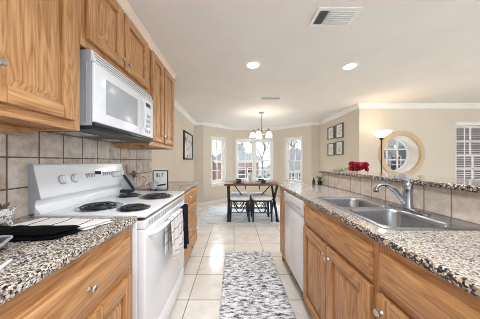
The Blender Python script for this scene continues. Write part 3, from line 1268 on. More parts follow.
mb.grid(fe, nY, nZ)
mb.build('rough_edge', 'granite_edge', ct, sharp=.35)

# sink
t = thing('sink', 'double bowl stainless steel sink set into the right counter', 'sink', (.84, 1.117, CT))
zr = CT + .0045
outer = rrect((SX0 + SX1) / 2, (SY0 + SY1) / 2, SX1 - SX0, SY1 - SY0, .04, zr)
b1 = ((.645 + .945) / 2, (.79 + 1.10) / 2, .30, .31)
b2 = ((.645 + .945) / 2, (1.135 + 1.445) / 2, .30, .31)
mb = MB()
bm = mb.bm
edges = []
for lp in (outer, rrect(*b1, .055, zr), rrect(*b2, .055, zr)):
    vs = [bm.verts.new(p) for p in lp]
    edges += [bm.edges.new((vs[i], vs[(i + 1) % len(vs)])) for i in range(len(vs))]
bmesh.ops.triangle_fill(bm, edges=edges, use_beauty=True, use_dissolve=False)
cx, cy = (SX0 + SX1) / 2, (SY0 + SY1) / 2
mb.loft([rrect(cx, cy, SX1 - SX0, SY1 - SY0, .04, zr), rrect(cx, cy, SX1 - SX0 + .006, SY1 - SY0 + .006, .042, zr - .002), rrect(cx, cy, SX1 - SX0 + .007, SY1 - SY0 + .007, .042, CT + .0004)])
bmesh.ops.remove_doubles(bm, verts=bm.verts[:], dist=1e-5)
mb.build('rim', 'steel', t)
for b in (b1, b2):
    mb = MB()
    cx, cy, w, h = b
    L = []
    for (ins, z, r) in ((0, zr, .055), (.004, zr - .004, .055), (.008, zr - .02, .055), (.014, CT - .15, .055), (.028, CT - .17, .06), (.06, CT - .178, .06), (.12, CT - .181, .028)):
        L.append(rrect(cx, cy, w - 2 * ins, h - 2 * ins, r, z))
    mb.loft(L, 0, False, True)
    bo = mb.build('bowl', 'steel', t, fix=False)
    mb = MB()
    mb.lathe((cx, cy, CT - .1805), [(0, -.002), (.022, -.002), (.026, .001), (.040, .002), (.043, 0)], 28)
    mb.build('drain', 'chrome', bo)

# faucet
FX, FY = 1.002, 1.085
t = thing('faucet', 'chrome single lever kitchen faucet behind the sink', 'faucet', (FX, FY, zr))
mb = MB()
mb.loft([rrect(FX, FY, .05, .24, .024, zr), rrect(FX, FY, .05, .24, .024, zr + .006), rrect(FX, FY, .036, .22, .017, zr + .011)], 0, True, True)
mb.build('base_plate', 'chrome', t)
mb = MB()
mb.lathe((FX, FY, zr), [(0, .010), (.028, .010), (.027, .018), (.024, .03), (.0225, .085), (.024, .112), (.025, .116), (.025, .126), (.022, .142), (.014, .154), (0, .157)], 28)
mb.build('body', 'chrome', t)
mb = MB()
p = arc3((FX - .010, FY + .002, zr + .030), (FX - .085, FY + .012, zr + .150), (FX - .130, FY + .020, zr + .142), 14)
p += arc3(p[-1], (FX - .158, FY + .025, zr + .138), (FX - .162, FY + .027, zr + .112), 5)[1:]
mb.tube(p, [.0150 - .006 * i / (len(p) - 1) for i in range(len(p))], 16)
sp_ = mb.build('spout', 'chrome', t)
mb = MB()
e = Vector(p[-1])
mb.lathe((e.x, e.y, e.z), [(0, .004), (.0125, .004), (.0135, 0), (.0135, -.014), (.011, -.018), (0, -.018)], 20)
mb.build('aerator', 'chrome', sp_)
mb = MB()
mb.tube([(FX, FY, zr + .150), (FX + .002, FY, zr + .165), (FX - .016, FY + .012, zr + .176), (FX - .050, FY + .030, zr + .182)], [.012, .011, .009, .007], 12)
mb.build('lever', 'chrome', t)

# bar wall, bar top
BT0, BT1 = 1.064, 1.094
struct(MB().box(XB, XB + .13, Y0, 2.31, 0, BT0 - .001).build('wall_bar', 'wall'))
struct(MB().box(XB - .011, XB - .0005, Y0, 2.31, CT - .03, BT0 - .001).build('trim_4', 'splash_right'))
mb = MB()
mb.box(1.058, 1.44, Y0, 2.34, BT0, BT1, .0)
bt = mb.build('bar_top', 'granite_pale', at=(1.2, .95, BT0))
tag(bt, 'raised granite bar top running above the tiled ledge behind the sink', 'countertop')
mb = MB()


def fb(u, v):
    y = Y0 + (2.34 - Y0) * u
    a = v * PI
    x = 1.058 - .009 * math.sin(a) ** .7
    z = (BT0 + BT1) / 2 - (BT1 - BT0) / 2 * math.cos(a)
    d = noise.noise((y * 38, z * 60, 9.7)) * .005 + noise.noise((y * 110, z * 120, 2.1)) * .0025
    return (x - d * math.sin(a), y, z)


mb.grid(fb, nY, nZ)
mb.build('rough_edge', 'granite_edge', bt, sharp=.35)

# flowers on the bar
t = thing('flower_bouquet', 'bunch of dark red flowers lying on the granite bar top', 'flowers', (1.19, 1.9, BT1))
random.seed(11)
heads = []
for k in range(12):
    heads.append((1.14 + (k % 3) * .035 + random.uniform(0, .01), 1.735 + ((k // 3) % 2) * .062 + (k % 2) * .02 + random.uniform(0, .012), BT1 + .032 + (.036 if k > 5 else 0) + random.uniform(0, .008)))


def petal_head(c, r, seed):
    mb = MB()
    rnd = random.Random(seed)
    axis = Vector((rnd.uniform(-.6, .2), -1 + rnd.uniform(0, .6), rnd.uniform(.2, 1))).normalized()
    q = axis.to_track_quat('Z', 'Y').to_matrix()
    for ring, (cnt, tilt, sc) in enumerate(((5, .25, .6), (7, .7, .85), (8, 1.15, 1.0))):
        for k in range(cnt):
            a = 2 * PI * (k + ring * .5) / cnt

            def f(u, v, a=a, tilt=tilt, sc=sc):
                w = math.sin(PI * min(1, .12 + .88 * u)) * .55 + .1
                ang = tilt * (.4 + u * .8)
                rr = r * sc * u
                loc = Vector((rr * math.sin(ang), (v - .5) * w * r * sc * 1.5, rr * math.cos(ang) * .9 + .12 * r * (2 * v - 1) ** 2))
                cz = Matrix.Rotation(a, 3, 'Z')
                return Vector(c) + q @ (cz @ loc)
            mb.grid(f, 5, 4)
    return mb


for k, c in enumerate(heads):
    mb = petal_head(c, .037, k)
    mb.build('bloom', 'red_petal', t)
mb = MB()
for k, c in enumerate(heads):
    e = Vector((1.14 + k * .008, 2.08 + random.uniform(-.03, .10), BT1 + .006 + .006 * (k % 2)))
    mb.tube(arc3(c, (c[0] + .0, c[1] + .12, BT1 + .022), e, 8), .0035, 7)
mb.build('stem', 'stem_green', t)
for k in range(7):
    cx, cy = 1.13 + random.uniform(0, .12), 1.87 + k * .035

    def f(u, v, cx=cx, cy=cy, k=k):
        w = math.sin(PI * u) * .014
        return (cx + (v - .5) * 2 * w + (k % 3 - 1) * .03 * u, cy + .08 * u, BT1 + .012 + .022 * math.sin(PI * u * .8) + .004 * abs(v - .5))
    mb = MB()
    mb.grid(f, 8, 4)
    lf = mb.build('leaf', 'stem_green', t)
    lf.modifiers.new('thickness', 'SOLIDIFY').thickness = .0012

# small plant and bottle at the end of the counter
t = thing('potted_plant', 'small green plant in a black pot at the far end of the right counter', 'plant', (1.035, 2.27, CT))
mb = MB()
mb.lathe((1.035, 2.27, CT), [(0, .0005), (.020, .0005), (.026, .045), (.027, .048), (.023, .048), (.021, .040), (0, .040)], 24)
mb.build('pot', 'black_metal', t)
random.seed(5)
for k in range(9):
    a = 2 * PI * k / 9
    L = .05 + random.uniform(0, .02)

    def f(u, v, a=a, L=L):
        w = math.sin(PI * (u * .9 + .05)) * .009
        r = .006 + L * .55 * u
        return (1.035 + r * math.cos(a) - (v - .5) * 2 * w * math.sin(a), 2.27 + r * math.sin(a) + (v - .5) * 2 * w * math.cos(a), CT + .040 + L * math.sin(u * 1.7) * .9)
    mb = MB()
    mb.grid(f, 7, 3)
    lf = mb.build('leaf', 'leaf_green', t)
    lf.modifiers.new('thickness', 'SOLIDIFY').thickness = .001
t = thing('bottle', 'small dark bottle beside the black plant pot at the counter end', 'bottle', (.965, 2.275, CT))
mb = MB()
mb.lathe((.965, 2.275, CT), [(0, .0005), (.016, .0005), (.017, .004), (.017, .048), (.012, .060), (.007, .066), (.007, .074), (0, .074)], 24)
mb.build('body', 'dark_plastic', t)
MB().cyl((.965, 2.275, CT + .0745), (.965, 2.275, CT + .086), .0085).build('cap', 'black_metal', t)

# ------------------------------------------------------------------ on the left counter
t = thing('planter', 'white footed planter with grey blue dots at the left edge of the counter', 'planter', (-1.018, .82, CT))
mb = MB()
mb.lathe((-1.018, .82, CT), [(0, .014), (.020, .013), (.032, .022), (.041, .045), (.0455, .072), (.0465, .077), (.043, .077), (.041, .068), (.03, .062), (0, .062)], 36)
mb.build('bowl', 'pot', t)
for k in range(3):
    a = 2 * PI * k / 3 + .3
    MB().tube([(-1.018 + .026 * math.cos(a), .82 + .026 * math.sin(a), CT + .018), (-1.018 + .036 * math.cos(a), .82 + .036 * math.sin(a), CT + .0005)], [.010, .007], 12).build('foot', 'pot', t)
mb = MB()
mb.lathe((-1.018, .82, CT), [(0, .071), (.03, .070), (.0405, .068), (.0405, .064), (0, .063)], 30)
mb.build('soil', 'soil', t)
for k in range(10):
    a = 2 * PI * k / 10
    mb = MB()
    mb.tube([(-1.018 + .008 * math.cos(a), .82 + .008 * math.sin(a), CT + .068), (-1.018 + .02 * math.cos(a), .82 + .02 * math.sin(a), CT + .086), (-1.018 + .028 * math.cos(a), .82 + .028 * math.sin(a), CT + .091 + .004 * (k % 3))], [.004, .005, .001], 7)
    mb.build('leaf', 'dry_leaf', t)


def soft_slab(name, mat, corners, z, h, seed, label, layers=2, wob=.006):
    """folded cloth lying flat: quad with rounded soft edges and visible fold layers"""
    A, Bq, Cq, D = [Vector(c) for c in corners]
    mb = MB()
    ctr = (A + Bq + Cq + D) / 4

    def plan(u, v):
        return (A * (1 - u) + Bq * u) * (1 - v) + (D * (1 - u) + Cq * u) * v
    for L in range(layers):
        z0 = z + h * L / layers + .0006
        hh = h / layers - .0008
        k = 1 - .03 * L
        nu, nv_ = 36, 14
        for top in (0, 1):
            def f(u, v):
                p = ctr + (plan(u, v) - ctr) * k
                e = min(u, 1 - u, v * .6, (1 - v) * .6)
                rd = min(1, e / .05)
                rr = math.sqrt(max(0, 1 - (1 - rd) ** 2))
                q = noise.noise((p.x * 14, p.y * 18, seed + L)) * wob
                p = p + Vector((noise.noise((v * 3, seed, L * 2.0)), noise.noise((u * 4, seed + 3, L * 2.0)))) * .012
                lift = max(0, q) * (1 if L else .35)
                return (p.x, p.y, z0 + hh * .5 + (hh * .5 * rr if top else -hh * .5 * rr) + (lift if (L or top) else 0) * rr)
            mb.grid(f, nu, nv_)
    bmesh.ops.remove_doubles(mb.bm, verts=mb.bm.verts[:], dist=1e-5)
    return tag(mb.build(name, mat, at=(ctr.x, ctr.y, z)), label, 'towel')


soft_slab('kitchen_towel', 'towel_stripe', [(-.93, .765), (-.60, .752), (-.555, .865), (-.91, .885)], CT, .018, 1.0, 'white towel with dark dashes folded on the counter against the range', 2)
soft_slab('kitchen_towel', 'black_cloth', [(-.98, .625), (-.635, .665), (-.60, .745), (-.97, .735)], CT, .030, 4.0, 'black folded towel lying in front of the white towel on granite', 2, .01)
# grey pan with a red cloth
e = Vector((.555, -.83)).normalized()
nrm2 = Vector((-.83, -.555)).normalized()
cor = Vector((-.722, .620))
pc = cor + e * .11 + nrm2 * .075
t = thing('baking_pan', 'grey pan cut by the left picture edge, red cloth inside', 'pan', (pc.x, pc.y, CT))
mb = MB()


def quad_loop(sx, sy, z, r):
    lp = rrect(0, 0, sx, sy, r, z, 5)
    return [(pc.x + e.x * a + nrm2.x * b, pc.y + e.y * a + nrm2.y * b, c) for a, b, c in lp]


mb.loft([quad_loop(.17, .10, CT + .001, .02), quad_loop(.205, .135, CT + .034, .025), quad_loop(.22, .15, CT + .036, .028), quad_loop(.22, .15, CT + .039, .028),
         quad_loop(.200, .130, CT + .038, .024), quad_loop(.165, .095, CT + .006, .018)], 0, True, True)
mb.build('shell', 'pan_grey', t)
MB().tube(quad_loop(.218, .148, CT + .0385, .028), .0042, 8, closed=True).build('rim', 'enamel_grey', t)
ob = soft_slab('cloth', 'red_cloth', [tuple(pc + e * a + nrm2 * b) for a, b in ((-.072, -.036), (.072, -.036), (.072, .036), (-.072, .036))], CT + .0075, .046, 8.0, 'red cloth folded inside the grey pan at the left picture edge', 2)
ob['category'] = 'cloth'
mb = MB()
mb.tube([(-.618, .520, CT + .0065), (-.597, .475, CT + .0065), (-.563, .41, CT + .0065), (-.545, .37, CT + .0065)], [.004, .006, .0062, .006], 10)
o = mb.build('plastic_handle', 'white_plastic', at=(-.585, .46, CT))
tag(o, 'thin white plastic stick lying on the granite at the lower left', 'utensil')

# ------------------------------------------------------------------ behind the range: block with tools, wire heart, frame, pot
KX, KY, KZ = -.955, 1.685, .926
t = thing('knife_block', 'black slanted block with silver side at the back corner of the range', 'knife block', (KX, KY, KZ))
MB().box(KX - .05, KX + .05, KY - .035, KY + .035, KZ + .0005, KZ + .026, .006, 3).build('base', 'dark_plastic', t)
q = [(-.028, .150), (.060, .022), (.076, .033), (-.012, .161)]


def slant(mb, quad, y0, y1):
    """quad of (x, z) extruded along y"""
    mb.prism([(KZ + z, KX + x) for x, z in quad], 1, y0, y1)


mb = MB()
slant(mb, q, KY - .026, KY + .026)
mb.build('slanted_slab', 'dark_plastic', t)
mb = MB()
slant(mb, [(-.009, .163), (.079, .035), (.088, .042), (0, .170)], KY - .022, KY + .022)
mb.build('knife_holder', 'steel', t)
mb = MB()
slant(mb, [(-.045, .027), (.050, .027), (-.030, .140)], KY - .018, KY + .018)
mb.build('support', 'enamel_grey', t)
# tools standing behind it
t = thing('wooden_spoon', 'wooden handled spoon standing upright behind the black slanted block', 'utensil', (-1.03, 1.80, CT))
MB().tube([(-1.045, 1.83, CT + .001), (-1.04, 1.825, CT + .25)], [.006, .005], 10).build('handle', 'wood_handle', t)
MB().ball((-1.046, 1.83, CT + .020), .02, sc=(.35, .9, 1.0)).build('bowl', 'wood_handle', t)
t = thing('ladle', 'grey metal ladle upright against tiles right of the wooden spoon', 'utensil', (-1.04, 1.95, CT))
MB().tube([(-1.055, 1.97, CT + .12), (-1.060, 1.97, CT + .26)], [.004, .003], 10).build('handle', 'steel', t)
mb = MB()
mb.ball((-1.045, 1.97, CT + .145), .030, sc=(.5, .9, 1.25))
mb.build('bowl', 'pan_grey', t)
MB().tube([(-1.046, 1.97, CT + .001), (-1.05, 1.97, CT + .13)], [.005, .004], 10).build('foot_wire', 'steel', t)
t = thing('wire_heart', 'heart shaped wire stand on the counter beyond the range', 'stand', (-.95, 1.90, CT))
mb = MB()
pts = []
for k in range(41):
    a = 2 * PI * k / 40
    hx_ = 16 * math.sin(a) ** 3
    hz = 13 * math.cos(a) - 5 * math.cos(2 * a) - 2 * math.cos(3 * a) - math.cos(4 * a)
    pts.append((-.955 + hx_ * .0042, 1.90, CT + .078 + hz * .0042))
mb.tube(pts[:-1], .0032, 8, closed=True)
mb.build('heart_wire', 'grey_nickel', t)
mb = MB()
mb.tube([(-.955, 1.90, CT + .012), (-.955, 1.89, CT + .004), (-.85, 1.86, CT + .004)], .0032, 8)
mb.tube([(-.955, 1.90, CT + .012), (-.99, 1.88, CT + .004), (-.98, 1.84, CT + .004)], .0032, 8)
mb.build('foot_wire', 'grey_nickel', t)
MB().ball((-.848, 1.86, CT + .009), .0085).build('ball_foot', 'black_metal', t)

t = thing('picture_frame', 'small thin black standing frame with white card on the counter beyond the range', 'picture frame', (-.715, 1.83, CT))
mb = MB()
fx0, fx1, fz0, fz1, fy = -.79, -.642, CT + .0005, CT + .195, 1.83
for (a, b, c, d) in ((fx0, fx0 + .008, fz0, fz1), (fx1 - .008, fx1, fz0, fz1), (fx0 + .008, fx1 - .008, fz0, fz0 + .008), (fx0 + .008, fx1 - .008, fz1 - .008, fz1)):
    mb.box(a, b, fy - .008, fy + .008, c, d, .001, 1)
mb.build('frame', 'frame_black', t)
cd = MB().box(fx0 + .008, fx1 - .008, fy - .001, fy + .003, fz0 + .008, fz1 - .008).build('card', 'white_mat', t)
mb = MB()
for (a, b, c, d) in ((.035, .055, .13, .165), (.064, .070, .13, .150), (.064, .070, .158, .165), (.082, .104, .159, .165), (.090, .096, .13, .159)):
    mb.box(fx0 + a, fx0 + b, fy - .002, fy - .0005, CT + c, CT + d)
mb.build('lettering', 'frame_grey', cd)
MB().tube([(-.715, 1.838, CT + .12), (-.715, 1.90, CT + .001)], .004, 8).build('easel_leg', 'frame_black', t)

PX, PY = -.765, 1.785
t = thing('small_pot', 'small pale grey pot with black handle in front of the standing frame', 'pot', (PX, PY, CT))
mb = MB()
mb.lathe((PX, PY, CT), [(0, .022), (.026, .021), (.036, .034), (.042, .062), (.041, .084), (.044, .088), (.041, .089), (.037, .084), (.037, .06), (.03, .034), (0, .03)], 30, sq=.55)
mb.build('body', 'pot_grey', t)
for k in (-1, 1):
    MB().tube([(PX + k * .022, PY, CT + .026), (PX + k * .028, PY, CT + .0008)], [.008, .007], 10).build('foot', 'dark_plastic', t)
MB().tube([(PX + .040, PY, CT + .052), (PX + .075, PY, CT + .057), (PX + .115, PY, CT + .064)], [.007, .008, .008], 12).build('handle', 'dark_plastic', t)

# ------------------------------------------------------------------ rugs
def rug(name, mat, x0, x1, y0, y1, h, nu, nv_, amp, label, fringe=.012):
    mb = MB()

    def f(u, v):
        x, y = x0 + (x1 - x0) * u, y0 + (y1 - y0) * v
        ed = min(u * (x1 - x0), (1 - u) * (x1 - x0), v * (y1 - y0), (1 - v) * (y1 - y0))
        k = min(1, ed / .015)
        z = .001 + (h + amp * noise.noise((x * 60, y * 75, 3)) + amp * .7 * noise.noise((x * 160, y * 150, 8))) * k ** .5
        if ed < 1e-6:
            x += fringe * noise.noise((x * 50, y * 70, 1.5))
            y += fringe * noise.noise((x * 70, y * 50, 6.5))
        return (x, y, max(.001, z))
    mb.grid(f, nu, nv_)
    return tag(mb.build(name, mat, at=((x0 + x1) / 2, (y0 + y1) / 2, 0), sharp=3), label, 'rug')


rug('runner_rug', 'runner', -.115, .475, .75, 2.49, .014, 90, 260, .007, 'shaggy white and grey streaked runner rug between the counters')
rug('area_rug', 'dining_rug', -.66, 1.75, 3.59, 5.0, .008, 90, 60, .001, 'faded blue grey area rug under the dining table', .003)

# ------------------------------------------------------------------ dining table and stools
TX0, TX1, TY0, TY1, TZ = -.19, .93, 3.68, 4.36, .76
t = thing('dining_table', 'wooden dining table with black metal crossed legs in the bay', 'table', ((TX0 + TX1) / 2, (TY0 + TY1) / 2, .008))
MB().box(TX0, TX1, TY0, TY1, TZ - .036, TZ, .004).build('tabletop', 'table_wood', t)


def bar_between(mb, a, b, w):
    mb.tube([a, b], w, 4)


for x in (TX0 + .075, TX1 - .075):
    for (ya, yb) in ((TY0 + .05, TY1 - .05), (TY1 - .05, TY0 + .05)):
        mb = MB()
        dx = .0 if ya < yb else .004
        mb.tube([(x + dx, ya, TZ - .05), (x + dx, yb, .045)], .026, 4)
        mb.box(x + dx - .028, x + dx + .028, yb - .035, yb + .035, .0105, .045, .003)
        mb.build('leg', 'black_metal', t)
ym = (TY0 + TY1) / 2
MB().tube([(TX0 + .075, ym, .385), (TX1 - .075, ym, .385)], .016, 6).build('stretcher', 'black_metal', t)
for (xa, xb_) in ((TX0 + .20, TX0 + .42), (TX1 - .20, TX1 - .42)):
    MB().tube([(xa, ym - .25, TZ - .037), (xb_, ym, .40)], .011, 6).build('brace', 'black_metal', t)
for x in (TX0 + .42, TX1 - .42):
    MB().tube([(x, ym - .25, TZ - .037), (x, ym - .25, TZ - .12)], .010, 6).build('hook', 'black_metal', t)


def stool(label, cx, cy):
    t = thing('stool', label, 'stool', (cx, cy, .008), 'white topped stools around the dining table')
    w, d, zs_ = .36, .30, .43
    mb = MB()
    for k in range(1):
        mb.loft([rrect(cx, cy, w, d, .05, zs_), rrect(cx, cy, w + .03, d + .03, .06, zs_ + .018), rrect(cx, cy, w + .03, d + .03, .06, zs_ + .036),
                 rrect(cx, cy, w - .02, d - .02, .05, zs_ + .055), rrect(cx, cy, w - .15, d - .13, .04, zs_ + .062)], 0, True, True)
    mb.build('seat', 'fur', t)
    mb = MB()
    for (a, b) in ((-1, 0), (1, 0), (0, -1), (0, 1)):
        if a:
            mb.box(cx + a * w / 2 - .012, cx + a * w / 2 + .012, cy - d / 2, cy + d / 2, zs_ - .025, zs_ - .001, .002)
        else:
            mb.box(cx - w / 2, cx + w / 2, cy + b * d / 2 - .012, cy + b * d / 2 + .012, zs_ - .025, zs_ - .001, .002)
    mb.build('frame', 'black_metal', t)
    for a in (-1, 1):
        for b in (-1, 1):
            MB().tube([(cx + a * (w / 2 - .012), cy + b * (d / 2 - .01), zs_ - .01), (cx + a * (w / 2 + .004), cy + b * (d / 2 + .014), .014)], [.021, .017], 6).build('leg', 'black_metal', t)
    for b in (-1, 1):
        y = cy + b * (d / 2)
        mb = MB()
        mb.tube(arc3((cx - w * .36, y, zs_ - .02), (cx, y, -.03), (cx + w * .36, y, zs_ - .02), 16), .009, 8)
        mb.build('curved_brace', 'black_metal', t)
        MB().tube([(cx - w / 2, y + b * .006, .19), (cx + w / 2, y + b * .006, .19)], .010, 8).build('stretcher', 'black_metal', t)
    return t


s1 = stool('white topped stool with black legs, front left under the table', .115, 3.86)
for (x, y, lb) in ((.56, 3.86, 'white topped stool with black legs, front right under the table'),
                   (.115, 4.30, 'white topped stool with black legs, rear left behind the front stools'),
                   (.56, 4.30, 'white topped stool with black legs, rear right behind the front stools')):
    copy_tree(s1, (x, y, .008), lb)

# on the table
def setting(label, x, y, lab2):
    t = thing('plate', label, 'plate', (x, y, TZ), 'dark plates laid on the dining table')
    mb = MB()
    mb.lathe((x, y, TZ), [(0, .001), (.07, .001), (.125, .014), (.128, .017), (.12, .016), (.07, .006), (0, .005)], 32)
    mb.build('dish', 'slate', t)
    return t


def bowl(label, x, y):
    mb = MB()
    z = TZ + .0065
    mb.lathe((x, y, z), [(0, 0), (.035, 0), (.06, .022), (.072, .045), (.069, .046), (.055, .024), (.03, .006), (0, .005)], 28)
    o = mb.build('bowl', 'slate', at=(x, y, z))
    return tag(o, label, 'bowl', 'dark bowls set on the plates')


pl = None
for (x, y, w) in ((.10, 3.86, 'front left'), (.60, 3.86, 'front right'), (.10, 4.19, 'rear left'), (.60, 4.19, 'rear right')):
    lb = 'dark slate plate at the %s place of the dining table' % w
    if pl is None:
        pl = setting(lb, x, y, '')
    else:
        copy_tree(pl, (x, y, TZ), lb)
    bowl('dark small bowl on the %s plate of the dining table' % w, x, y)
VX, VY = .345, 4.02
t = thing('glass_vase', 'tall clear glass vase in the middle of the dining table', 'vase', (VX, VY, TZ))
mb = MB()
mb.lathe((VX, VY, TZ), [(0, .001), (.042, .001), (.045, .006), (.040, .09), (.052, .17), (.055, .175), (.051, .174), (.037, .09), (.041, .010), (0, .010)], 30)
mb.build('body', 'vase_glass', t)
for k in range(7):
    a = k * 2.4
    MB().tube(arc3((VX + .01 * math.cos(a), VY + .01 * math.sin(a), TZ + .012), (VX + .02 * math.cos(a), VY + .02 * math.sin(a), TZ + .15), (VX + .075 * math.cos(a), VY + .05 * math.sin(a), TZ + .21 + .012 * (k % 3)), 6), [.004, .004, .004, .005, .007, .011, .004], 7).build('stem', 'white_mat', t)
gl = None
for (x, y, w) in ((.225, 3.93, 'left'), (.475, 3.93, 'right')):
    lb = 'clear drinking glass on the %s of the vase on the dining table' % w
    if gl is None:
        mb = MB()
        mb.lathe((x, y, TZ), [(0, .001), (.028, .001), (.033, .105), (.0315, .105), (.027, .008), (0, .008)], 26)
        gl = tag(mb.build('drinking_glass', 'vase_glass', at=(x, y, TZ)), lb, 'glass', 'drinking glasses on the dining table')
    else:
        c_ = copy_tree(gl, (x, y, TZ), lb)

# ------------------------------------------------------------------ pictures
t = thing('wall_art', 'black framed black and white abstract print on the left wall', 'picture', (WL, 4.4, 1.23))
mb = MB()
ay0, ay1, az0, az1 = 3.99, 4.80, 1.24, 1.87
f_ = .035
for (a, b, c, d) in ((ay0, ay0 + f_, az0, az1), (ay1 - f_, ay1, az0, az1), (ay0 + f_, ay1 - f_, az0, az0 + f_), (ay0 + f_, ay1 - f_, az1 - f_, az1)):
    mb.box(WL + .001, WL + .03, a, b, c, d, .003)
mb.build('frame', 'frame_black', t)
MB().box(WL + .001, WL + .012, ay0 + f_, ay1 - f_, az0 + f_, az1 - f_).build('print', 'print_abstract', t)

first = None
for (y0, y1, z0, z1, w) in ((4.345, 4.635, 1.735, 2.025, 'upper and farther one'), (3.99, 4.275, 1.715, 2.03, 'upper and nearer one'),
                            (4.345, 4.635, 1.345, 1.635, 'lower and farther one'), (3.99, 4.275, 1.345, 1.645, 'lower and nearer one')):
    t = thing('framed_print', 'charcoal framed sketch on the wall right of the bay, ' + w, 'picture', (XR, (y0 + y1) / 2, z0), 'four framed sketches right of the bay')
    mb = MB()
    f_ = .018
    for (a, b, c, d) in ((y0, y0 + f_, z0, z1), (y1 - f_, y1, z0, z1), (y0 + f_, y1 - f_, z0, z0 + f_), (y0 + f_, y1 - f_, z1 - f_, z1)):
        mb.box(XR - .001, XR - .03, a, b, c, d, .002)
    mb.build('frame', 'frame_grey', t)
    mt = MB().box(XR - .001, XR - .010, y0 + f_, y1 - f_, z0 + f_, z1 - f_).build('mat_board', 'white_mat', t)
    q_ = .065
    MB().box(XR - .010, XR - .0115, y0 + q_, y1 - q_, z0 + q_, z1 - q_).build('print', 'print_sketch', mt)

# ------------------------------------------------------------------ ceiling fixtures
def can_light(label, x, y, power=10):
    t = thing('recessed_light', label, 'ceiling light', (x, y, CEIL), 'round recessed ceiling lights')
    mb = MB()
    mb.lathe((x, y, CEIL), [(.062, -.001), (.064, -.007), (.085, -.005), (.088, -.0005)], 40)
    mb.build('trim_ring', 'white_trim', t)
    mb = MB()
    mb.lathe((x, y, CEIL), [(0, -.0045), (.050, -.0045), (.063, -.003), (.063, -.0008), (0, -.0008)], 40)
    mb.build('lens', 'lens_lit', t)
    ld = bpy.data.lights.new('can_lamp', 'SPOT')
    ld.energy = power
    ld.color = (.93, .965, 1.0)
    ld.spot_size = 2.5
    ld.spot_blend = .8
    ld.shadow_soft_size = .05
    lo = bpy.data.objects.new('can_lamp', ld)
    lo.location = (0, 0, -.02)
    COL.objects.link(lo)
    lo.parent = t
    return t


CANP = 18
can_light('round recessed ceiling light, left one of the two ahead', .21, 2.08, CANP)
can_light('round recessed ceiling light, right one of the two ahead', 1.30, 2.11, CANP)
can_light('added unseen recessed ceiling light over the near end of the left counter side', .05, .25, CANP * 1.2)  # this lamp and the next are out of view, added to brighten the kitchen
can_light('added unseen recessed ceiling light over the near end of the right counter side', .75, .25, CANP * 1.2)

t = thing('air_vent', 'large white ceiling register at the top of the picture', 'vent', (.74, 1.4, CEIL))
vx0, vx1, vy0, vy1 = .585, .895, 1.30, 1.485
mb = MB()
fz = CEIL - .008
for (a, b, c, d) in ((vx0, vx1, vy0, vy0 + .025), (vx0, vx1, vy1 - .025, vy1), (vx0, vx0 + .025, vy0 + .025, vy1 - .025), (vx1 - .025, vx1, vy0 + .025, vy1 - .025), (vx0 + .092, vx0 + .10, vy0 + .025, vy1 - .025)):
    mb.box(a, b, c, d, fz, CEIL - .0005, .001, 1)
mb.build('frame', 'white_trim', t)
MB().box(vx0 + .025, vx0 + .092, vy0 + .025, vy1 - .025, CEIL - .003, CEIL - .0005).build('damper', 'dark_plastic', t)
MB().box(vx0 + .10, vx1 - .025, vy0 + .025, vy1 - .025, CEIL - .003, CEIL - .0005).build('back_plate', 'enamel_grey', t)
for k in range(7):
    y = vy0 + .034 + k * .018
    MB().obox((vx0 + .194, y), Vector((1, 0)), Vector((0, 1)), .182, .009, CEIL - .010, CEIL - .003, .001).build('louver', 'white_trim', t)
for k in range(4):
    x = vx0 + .034 + k * .016
    MB().box(x, x + .003, vy0 + .026, vy1 - .026, CEIL - .008, CEIL - .003).build('louver', 'grey_mark', t)

t = thing('air_vent', 'long narrow ceiling vent above the dining table end of the kitchen', 'vent', (.61, 3.2, CEIL))
mb = MB()
vx0, vx1, vy0, vy1 = .44, .79, 3.10, 3.24
for (a, b, c, d) in ((vx0, vx1, vy0, vy0 + .02), (vx0, vx1, vy1 - .02, vy1), (vx0, vx0 + .02, vy0 + .02, vy1 - .02), (vx1 - .02, vx1, vy0 + .02, vy1 - .02)):
    mb.box(a, b, c, d, CEIL - .008, CEIL - .0005, .001, 1)
mb.build('frame', 'white_trim', t)
MB().box(vx0 + .02, vx1 - .02, vy0 + .02, vy1 - .02, CEIL - .003, CEIL - .0005).build('back_plate', 'grey_mark', t)
for k in range(4):
    MB().box(vx0 + .02, vx1 - .02, vy0 + .03 + k * .024, vy0 + .042 + k * .024, CEIL - .010, CEIL - .003).build('louver', 'enamel_grey', t)

